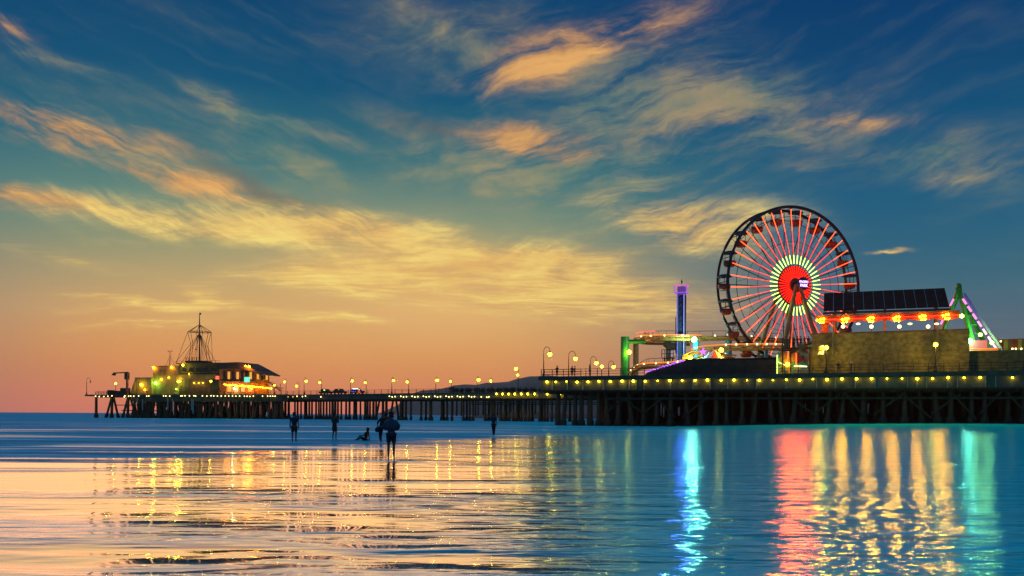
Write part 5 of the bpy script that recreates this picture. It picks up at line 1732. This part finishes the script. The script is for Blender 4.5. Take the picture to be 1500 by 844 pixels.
def with_fingers(J, E_):
    """Four bent fingers and a thumb on each hand, along the direction of the hand."""
    J, E_ = dict(J), list(E_)
    for n_ in 'lr':
        w_, p_ = Vector(J['wrist_' + n_][:3]), Vector(J['palm_' + n_][:3])
        d = (p_ - w_).normalized()
        el_ = Vector(J['elbow_' + n_][:3])
        side = d.cross(Vector((1, 0, 0))) if abs(d.x) < 0.8 else d.cross(Vector((0, 1, 0)))
        side.normalize()
        pal = d.cross(side).normalized()
        for k, (off, ln) in enumerate(((-0.030, 0.060), (-0.010, 0.072), (0.010, 0.068), (0.030, 0.052))):
            b_ = p_ + d * 0.035 + side * off
            m_ = b_ + d * ln * 0.55 + pal * 0.010
            e_ = m_ + d * ln * 0.45 + pal * 0.022
            for nm, q, r in (('a', b_, 0.010), ('b', m_, 0.009), ('c', e_, 0.007)):
                J['f%d%s_%s' % (k, nm, n_)] = (*q, r)
            E_ += [('palm_' + n_, 'f%da_%s' % (k, n_)), ('f%da_%s' % (k, n_), 'f%db_%s' % (k, n_)), ('f%db_%s' % (k, n_), 'f%dc_%s' % (k, n_))]
        t0 = p_ - d * 0.02 + side * 0.045
        t1 = t0 + d * 0.045 + side * 0.018
        J['ta_' + n_] = (*t0, 0.011)
        J['tb_' + n_] = (*t1, 0.009)
        E_ += [('palm_' + n_, 'ta_' + n_), ('ta_' + n_, 'tb_' + n_)]
    return J, E_


M_SKIN = mat('skin', (0.22, 0.115, 0.07), (0.18, 0.09, 0.055), 0.6, 6.0)
M_HAIR = mat('dark_hair', (0.020, 0.013, 0.010), (0.012, 0.008, 0.006), 0.6, 9.0, stretch=(1, 1, 0.2))
CLOTH = {}
for nm, c_ in (('navy', (0.02, 0.03, 0.06)), ('brown', (0.10, 0.045, 0.025)), ('russet', (0.13, 0.035, 0.02)), ('black', (0.018, 0.016, 0.018)), ('slate', (0.07, 0.10, 0.15)),
               ('maroon', (0.10, 0.018, 0.018)), ('grey', (0.10, 0.10, 0.10))):
    CLOTH[nm] = mat(nm + '_cloth', c_, tuple(x * 0.65 for x in c_), 0.85, 7.0, 0.004)


def grow(J, keys, add, over=None):
    out = {}
    for k in keys:
        x, y, z, r = J[k]
        r = r if isinstance(r, tuple) else (r, r)
        out[k] = (x, y, z, (r[0] + add, r[1] + add))
    if over:
        out.update(over)
    return out


def lerp3(J, a, b, t, r):
    A_, B_ = Vector(J[a][:3]), Vector(J[b][:3])
    return (*A_.lerp(B_, t), r)


def make_person(label, pos, rz, J, top='navy', legs='brown', short=True, sleeve=0.6, group=None, scale=1.0, dress=False, jacket=None, long_hair=False, fingers=True):
    """pos: world place of the feet. The figure faces its own +y."""
    t = bpy.data.objects.new('person', None)
    COL.objects.link(t)
    t.location = pos
    t.rotation_euler = (0, 0, rz)
    t.scale = (scale, scale, scale)
    tag(t, label, 'person', group)

    def part(name, me):
        o = bpy.data.objects.new(name, me)
        COL.objects.link(o)
        o.parent = t
        return o

    JJ, EE = with_fingers(J, BODY_E) if fingers else (J, BODY_E)
    part('body', skin_mesh('body', JJ, EE, 'pelvis', M_SKIN, 1))
    # hair: a cap over the skull, a tail down the neck for long hair
    sk, cr = Vector(J['skull'][:3]), Vector(J['crown'][:3])
    upv = (cr - sk).normalized()
    h = {'a': (*(sk - Vector((0, 0.012, 0)) + upv * 0.01), 0.101), 'b': (*(cr - Vector((0, 0.012, 0)) + upv * 0.012), 0.068)}
    he = [('a', 'b')]
    back = Vector((0, -0.055, 0))
    h['c'] = (*(Vector(J['jaw'][:3]) + back), 0.052 if not long_hair else 0.075)
    he.append(('a', 'c'))
    if long_hair:
        h['d'] = (*(Vector(J['collar'][:3]) + Vector((0, -0.09, 0.0))), 0.075)
        h['e'] = (*(Vector(J['chest'][:3]) + Vector((0, -0.12, 0.05))), 0.045)
        he += [('c', 'd'), ('d', 'e')]
    part('hair', skin_mesh('hair', h, he, 'a', M_HAIR, 1))
    if jacket:
        part('jacket', jacket.mesh('jacket', (0, 0, 0), CLOTH[top], True))
    else:
        keys = ['pelvis', 'waist', 'chest', 'collar', 'shoulder_l', 'shoulder_r']
        Jt = grow(J, keys, 0.022)
        Et = [('pelvis', 'waist'), ('waist', 'chest'), ('chest', 'collar'), ('collar', 'shoulder_l'), ('collar', 'shoulder_r')]
        for n_ in 'lr':
            if sleeve <= 1:
                Jt['s' + n_] = lerp3(J, 'shoulder_' + n_, 'elbow_' + n_, sleeve, 0.070)
            else:
                Jt['s' + n_] = (*J['elbow_' + n_][:3], 0.062)
                Jt['w' + n_] = lerp3(J, 'elbow_' + n_, 'wrist_' + n_, sleeve - 1, 0.048)
                Et.append(('s' + n_, 'w' + n_))
            Et.append(('shoulder_' + n_, 's' + n_))
        if dress:
            kz = (J['knee_l'][2] + J['knee_r'][2]) / 2
            mx_ = (J['knee_l'][0] + J['knee_r'][0]) / 2
            my_ = (J['knee_l'][1] + J['knee_r'][1]) / 2
            px_, py_, pz_ = J['pelvis'][:3]
            Jt['skirt'] = (px_ * .5 + mx_ * .5, py_ * .5 + my_ * .5, pz_ * .45 + kz * .55, (0.21, 0.16))
            Jt['hem'] = (mx_, my_, kz + 0.06, (0.19, 0.15))
            Et += [('pelvis', 'skirt'), ('skirt', 'hem')]
        part('dress' if dress else 'shirt', skin_mesh('shirt', Jt, Et, 'chest', CLOTH[top], 1))
    if not dress:
        keys = ['pelvis', 'hip_l', 'hip_r']
        Jl = grow(J, keys, 0.022)
        El = [('pelvis', 'hip_l'), ('pelvis', 'hip_r')]
        for n_ in 'lr':
            if short:
                Jl['k' + n_] = lerp3(J, 'hip_' + n_, 'knee_' + n_, 0.86, 0.092)
                El.append(('hip_' + n_, 'k' + n_))
            else:
                Jl['k' + n_] = (*J['knee_' + n_][:3], 0.080)
                Jl['c' + n_] = (*J['calf_' + n_][:3], 0.072)
                Jl['a' + n_] = lerp3(J, 'calf_' + n_, 'ankle_' + n_, 0.8, 0.058)
                El += [('hip_' + n_, 'k' + n_), ('k' + n_, 'c' + n_), ('c' + n_, 'a' + n_)]
        part('shorts' if short else 'trousers', skin_mesh('shorts', Jl, El, 'pelvis', CLOTH[legs], 1))
    return t


def feet(px, py):
    tx, ty = px - HX, HY - py
    tx, ty = tx - ty * ROLL, ty + tx * ROLL
    Y = -CH * F / ty
    X = tx / F * Y
    z = sand_z(X, Y) - 0.015 if Y < shore(X) else -0.02
    return Vector((X, Y, z))


# 1 standing upright, looking out to sea
J1 = dict(STAND)
make_person('person standing upright in dark shirt and knee-length shorts, farthest out to sea', feet(431, 647), math.radians(8), J1, 'navy', 'brown', True, 0.7, 'people in the shallows', scale=0.99)
# 2 in a long brown wrap, one arm raised to the face
J2 = dict(STAND)
J2.update({'elbow_l': (-0.30, 0.06, 1.44, 0.045), 'wrist_l': (-0.20, 0.20, 1.60, 0.030), 'palm_l': (-0.15, 0.22, 1.66, (0.026, 0.036)),
           'elbow_r': (0.25, 0.06, 1.15, 0.045), 'wrist_r': (0.16, 0.22, 1.28, 0.030), 'palm_r': (0.10, 0.25, 1.33, (0.026, 0.036)),
           'knee_l': (-0.08, 0.03, 0.49, 0.06), 'knee_r': (0.11, -0.01, 0.49, 0.06)})
make_person('person in a long brown wrap with one elbow raised beside the head', feet(490, 644.5), math.radians(-5), J2, 'brown', 'brown', True, 1.5, 'people in the shallows', scale=0.96, dress=True)
# 3 child sitting in the shallows, legs stretched out to its left
J3 = {k: v for k, v in STAND.items()}
dz3 = -0.83
for k in ('pelvis', 'waist', 'chest', 'collar', 'neck', 'jaw', 'skull', 'crown', 'nose', 'ear_l', 'ear_r', 'shoulder_l', 'shoulder_r', 'hip_l', 'hip_r'):
    x, y, z, r = J3[k]
    lean = max(0, z - 0.95) * 0.22
    J3[k] = (x, y + (-lean if k not in ('hip_l', 'hip_r') else 0), z + dz3, r)
J3.update({'knee_l': (-0.10, 0.38, 0.33, 0.062), 'calf_l': (-0.10, 0.50, 0.22, 0.055), 'ankle_l': (-0.11, 0.66, 0.07, 0.037), 'toe_l': (-0.12, 0.80, 0.06, 0.032),
           'knee_r': (0.11, 0.42, 0.20, 0.062), 'calf_r': (0.12, 0.56, 0.13, 0.055), 'ankle_r': (0.13, 0.76, 0.06, 0.037), 'toe_r': (0.13, 0.88, 0.10, 0.032),
           'elbow_l': (-0.26, 0.08, 0.36, 0.043), 'wrist_l': (-0.18, 0.30, 0.38, 0.029), 'palm_l': (-0.14, 0.36, 0.38, (0.026, 0.036)),
           'elbow_r': (0.25, -0.16, 0.32, 0.043), 'wrist_r': (0.24, -0.22, 0.09, 0.029), 'palm_r': (0.24, -0.20, 0.03, (0.026, 0.036))})
make_person('child with long dark hair sitting in the shallow water', feet(535.5, 645.5), math.radians(75), J3, 'brown', 'black', True, 0.5, 'people in the shallows', scale=0.88, long_hair=True)
# 4 slim person half behind the one in the round jacket, leaning, with a bag
J4 = dict(STAND)
for k in ('waist', 'chest', 'collar', 'neck', 'jaw', 'skull', 'crown', 'nose', 'ear_l', 'ear_r', 'shoulder_l', 'shoulder_r'):
    x, y, z, r = J4[k]
    d_ = max(0, z - 0.95)
    J4[k] = (x + 0.42 * d_, y, z - 0.08 * d_, r)
J4.update({'hip_l': (-0.06, 0.0, 0.88, 0.09), 'hip_r': (0.08, 0, 0.88, 0.09), 'knee_l': (-0.04, 0.03, 0.48, 0.058), 'knee_r': (0.02, 0.06, 0.50, 0.058), 'calf_l': (-0.03, -0.02, 0.33, 0.052),
           'calf_r': (0.0, 0.03, 0.34, 0.052), 'ankle_l': (-0.01, -0.02, 0.08, 0.036), 'ankle_r': (0.02, 0.12, 0.08, 0.036), 'toe_l': (-0.02, 0.13, 0.03, 0.03), 'toe_r': (0.02, 0.27, 0.03, 0.03),
           'elbow_l': (-0.16, -0.02, 1.17, 0.042), 'wrist_l': (-0.20, 0.02, 0.95, 0.028), 'palm_l': (-0.20, 0.03, 0.88, (0.026, 0.036)),
           'elbow_r': (0.40, 0.05, 1.12, 0.042), 'wrist_r': (0.36, 0.22, 1.0, 0.028), 'palm_r': (0.34, 0.28, 0.98, (0.026, 0.036))})
f4 = feet(557.5, 648)
make_person('slim dark figure leaning, half hidden behind the round slate jacket', f4, math.radians(0), J4, 'black', 'black', False, 1.6, 'people in the shallows', scale=1.0)
bg = bpy.data.objects.new('shoulder_bag', None)
COL.objects.link(bg)
bg.location = f4 + Vector((-0.20, 0.05, 0.66))
tag(bg, 'dark shoulder bag hanging from the hand of the leaning figure', 'bag')
BASE[bg.name] = Vector((0, 0, 0))
MB().lathe((0, 0, -0.06), [(0.09, 0), (0.14, 0.06), (0.13, 0.2), (0.06, 0.26)], 10).build('bag_body', CLOTH['black'], bg, smooth=True)
MB().tube([(-0.06, 0, 0.17), (-0.03, 0, 0.26), (0.03, 0, 0.26), (0.06, 0, 0.17)], 0.012, 5).build('strap', CLOTH['black'], bg)
# 5 nearest: round blown-up jacket, bare legs
J5 = dict(STAND)
J5.update({'elbow_l': (-0.29, 0.02, 1.16, 0.045), 'wrist_l': (-0.12, 0.20, 1.10, 0.030), 'palm_l': (-0.05, 0.23, 1.12, (0.026, 0.036)),
           'elbow_r': (0.29, 0.02, 1.16, 0.045), 'wrist_r': (0.14, 0.20, 1.06, 0.030), 'palm_r': (0.06, 0.24, 1.05, (0.026, 0.036))})
jk = MB().ball((0, -0.02, 1.22), 0.255, 18, 12, (1.0, 0.72, 0.88)).lathe((0, -0.01, 1.36), [(0.16, 0), (0.12, 0.06), (0.085, 0.10)], 14)
for s_ in (-1, 1):
    jk.tube([(s_ * 0.17, -0.01, 1.37), (s_ * 0.24, 0.0, 1.23), (s_ * 0.25, 0.03, 1.14), (s_ * 0.20, 0.13, 1.10)], [0.085, 0.10, 0.075, 0.06], 10)
make_person('person nearest the camera in a round slate jacket with bare legs', feet(573, 671), math.radians(4), J5, 'slate', 'navy', True, 0.6, 'people in the shallows', scale=0.98,
            jacket=jk)
# 6 slim figure near the pier, arm raised
J6 = dict(STAND)
J6.update({'elbow_l': (-0.36, 0.05, 1.46, 0.042), 'wrist_l': (-0.52, 0.10, 1.63, 0.029), 'palm_l': (-0.57, 0.12, 1.69, (0.026, 0.036)),
           'knee_l': (-0.05, 0.03, 0.49, 0.06), 'ankle_l': (-0.03, 0.0, 0.08, 0.037), 'calf_l': (-0.04, -0.01, 0.34, 0.055), 'toe_l': (-0.05, 0.14, 0.03, 0.032),
           'knee_r': (0.07, 0.0, 0.49, 0.06), 'ankle_r': (0.05, -0.04, 0.08, 0.037), 'calf_r': (0.06, -0.03, 0.34, 0.055), 'toe_r': (0.06, 0.10, 0.03, 0.032)})
p6 = make_person('slim person by the narrow pier raising one arm, in maroon trousers', feet(723, 638.5), math.radians(0), J6, 'navy', 'maroon', False, 0.7, 'people in the shallows', scale=1.0)

# people up on the pier: one figure of each kind, then copies
JA = dict(STAND)
JA.update({'elbow_l': (-0.25, 0.12, 1.14, 0.043), 'wrist_l': (-0.16, 0.32, 1.12, 0.029), 'palm_l': (-0.14, 0.39, 1.12, (0.026, 0.036)),
           'elbow_r': (0.25, 0.12, 1.14, 0.043), 'wrist_r': (0.16, 0.32, 1.12, 0.029), 'palm_r': (0.14, 0.39, 1.12, (0.026, 0.036))})
q = N.loc(816, 546, 0.7)
GP = 'people at the railing of the broad pier'
pa_ = make_person('person in black leaning on the railing near the first hook-necked lamp', N.world((q.x, 0.7, ZD)), N.rot + PI, JA, 'black', 'navy', False, 1.6, GP, fingers=False)
q = N.loc(864, 546, 0.8)
pb2 = make_person('person in russet at the railing below the third hook-necked lamp', N.world((q.x, 0.8, ZD)), N.rot - PI / 2, STAND, 'russet', 'black', False, 0.6, GP, scale=1.06, fingers=False)


def place(src, label, frame, p, rz, group, sc=1.0):
    c_ = copy_tree(src)
    c_.location = frame.world(p)
    c_.rotation_euler = (0, 0, rz)
    c_.scale = (sc, sc, sc)
    c_['label'] = label
    c_['group'] = group
    return c_


for px_, src, lab, rz in ((838, pb2, 'person in russet walking right of the second hook-necked lamp', 0.4), (842, pa_, 'person in black standing right of the second hook-necked lamp', 2.0),
                          (1228, pa_, 'person in black at the railing between banner lamp and coin viewer', PI)):
    q = N.loc(px_, 546, 1.0)
    place(src, lab, N, (q.x, 1.0, ZD), N.rot + rz, GP, 0.97)
GV = 'people on the viewing platform'
names = ['first', 'second', 'third', 'fourth', 'fifth', 'sixth', 'seventh', 'eighth']
for k, px_ in enumerate((1147.5, 1152, 1156.5, 1163, 1168.5, 1173, 1179, 1184.5)):
    v = 3.4 + 0.5 * (k % 3)
    q = N.loc(px_, 500, v)
    place(pa_ if k % 3 else pb2, '%s person on the dark viewing platform, counted from its outer end' % names[k], N, (q.x, v, ZPL + 0.004), N.rot + 0.9 * k, GV, 0.92 + 0.05 * (k % 3))
GR = 'people on the roof beside the pavilion'

# ------------------------------------------------------------------ evening haze over the bay
hz = MB().box(-4200, 4200, -60, 4700, -2.2, 225).build('haze', bpy.data.materials.new('evening_haze'))
hm = hz.data.materials[0]
hm.use_nodes = True
hm.node_tree.nodes.clear()
n = NT(hm.node_tree)
vp = n.new('ShaderNodeVolumePrincipled')
vp.inputs['Color'].default_value = (0.97, 0.92, 0.86, 1)
vp.inputs['Density'].default_value = 0.00005
vp.inputs['Anisotropy'].default_value = 0.3
ho = n.new('ShaderNodeOutputMaterial')
n.put(ho.inputs['Volume'], vp.outputs[0])
tag(hz, 'thin warm evening haze over the bay', kind='stuff')
S.cycles.volume_bounces = 0
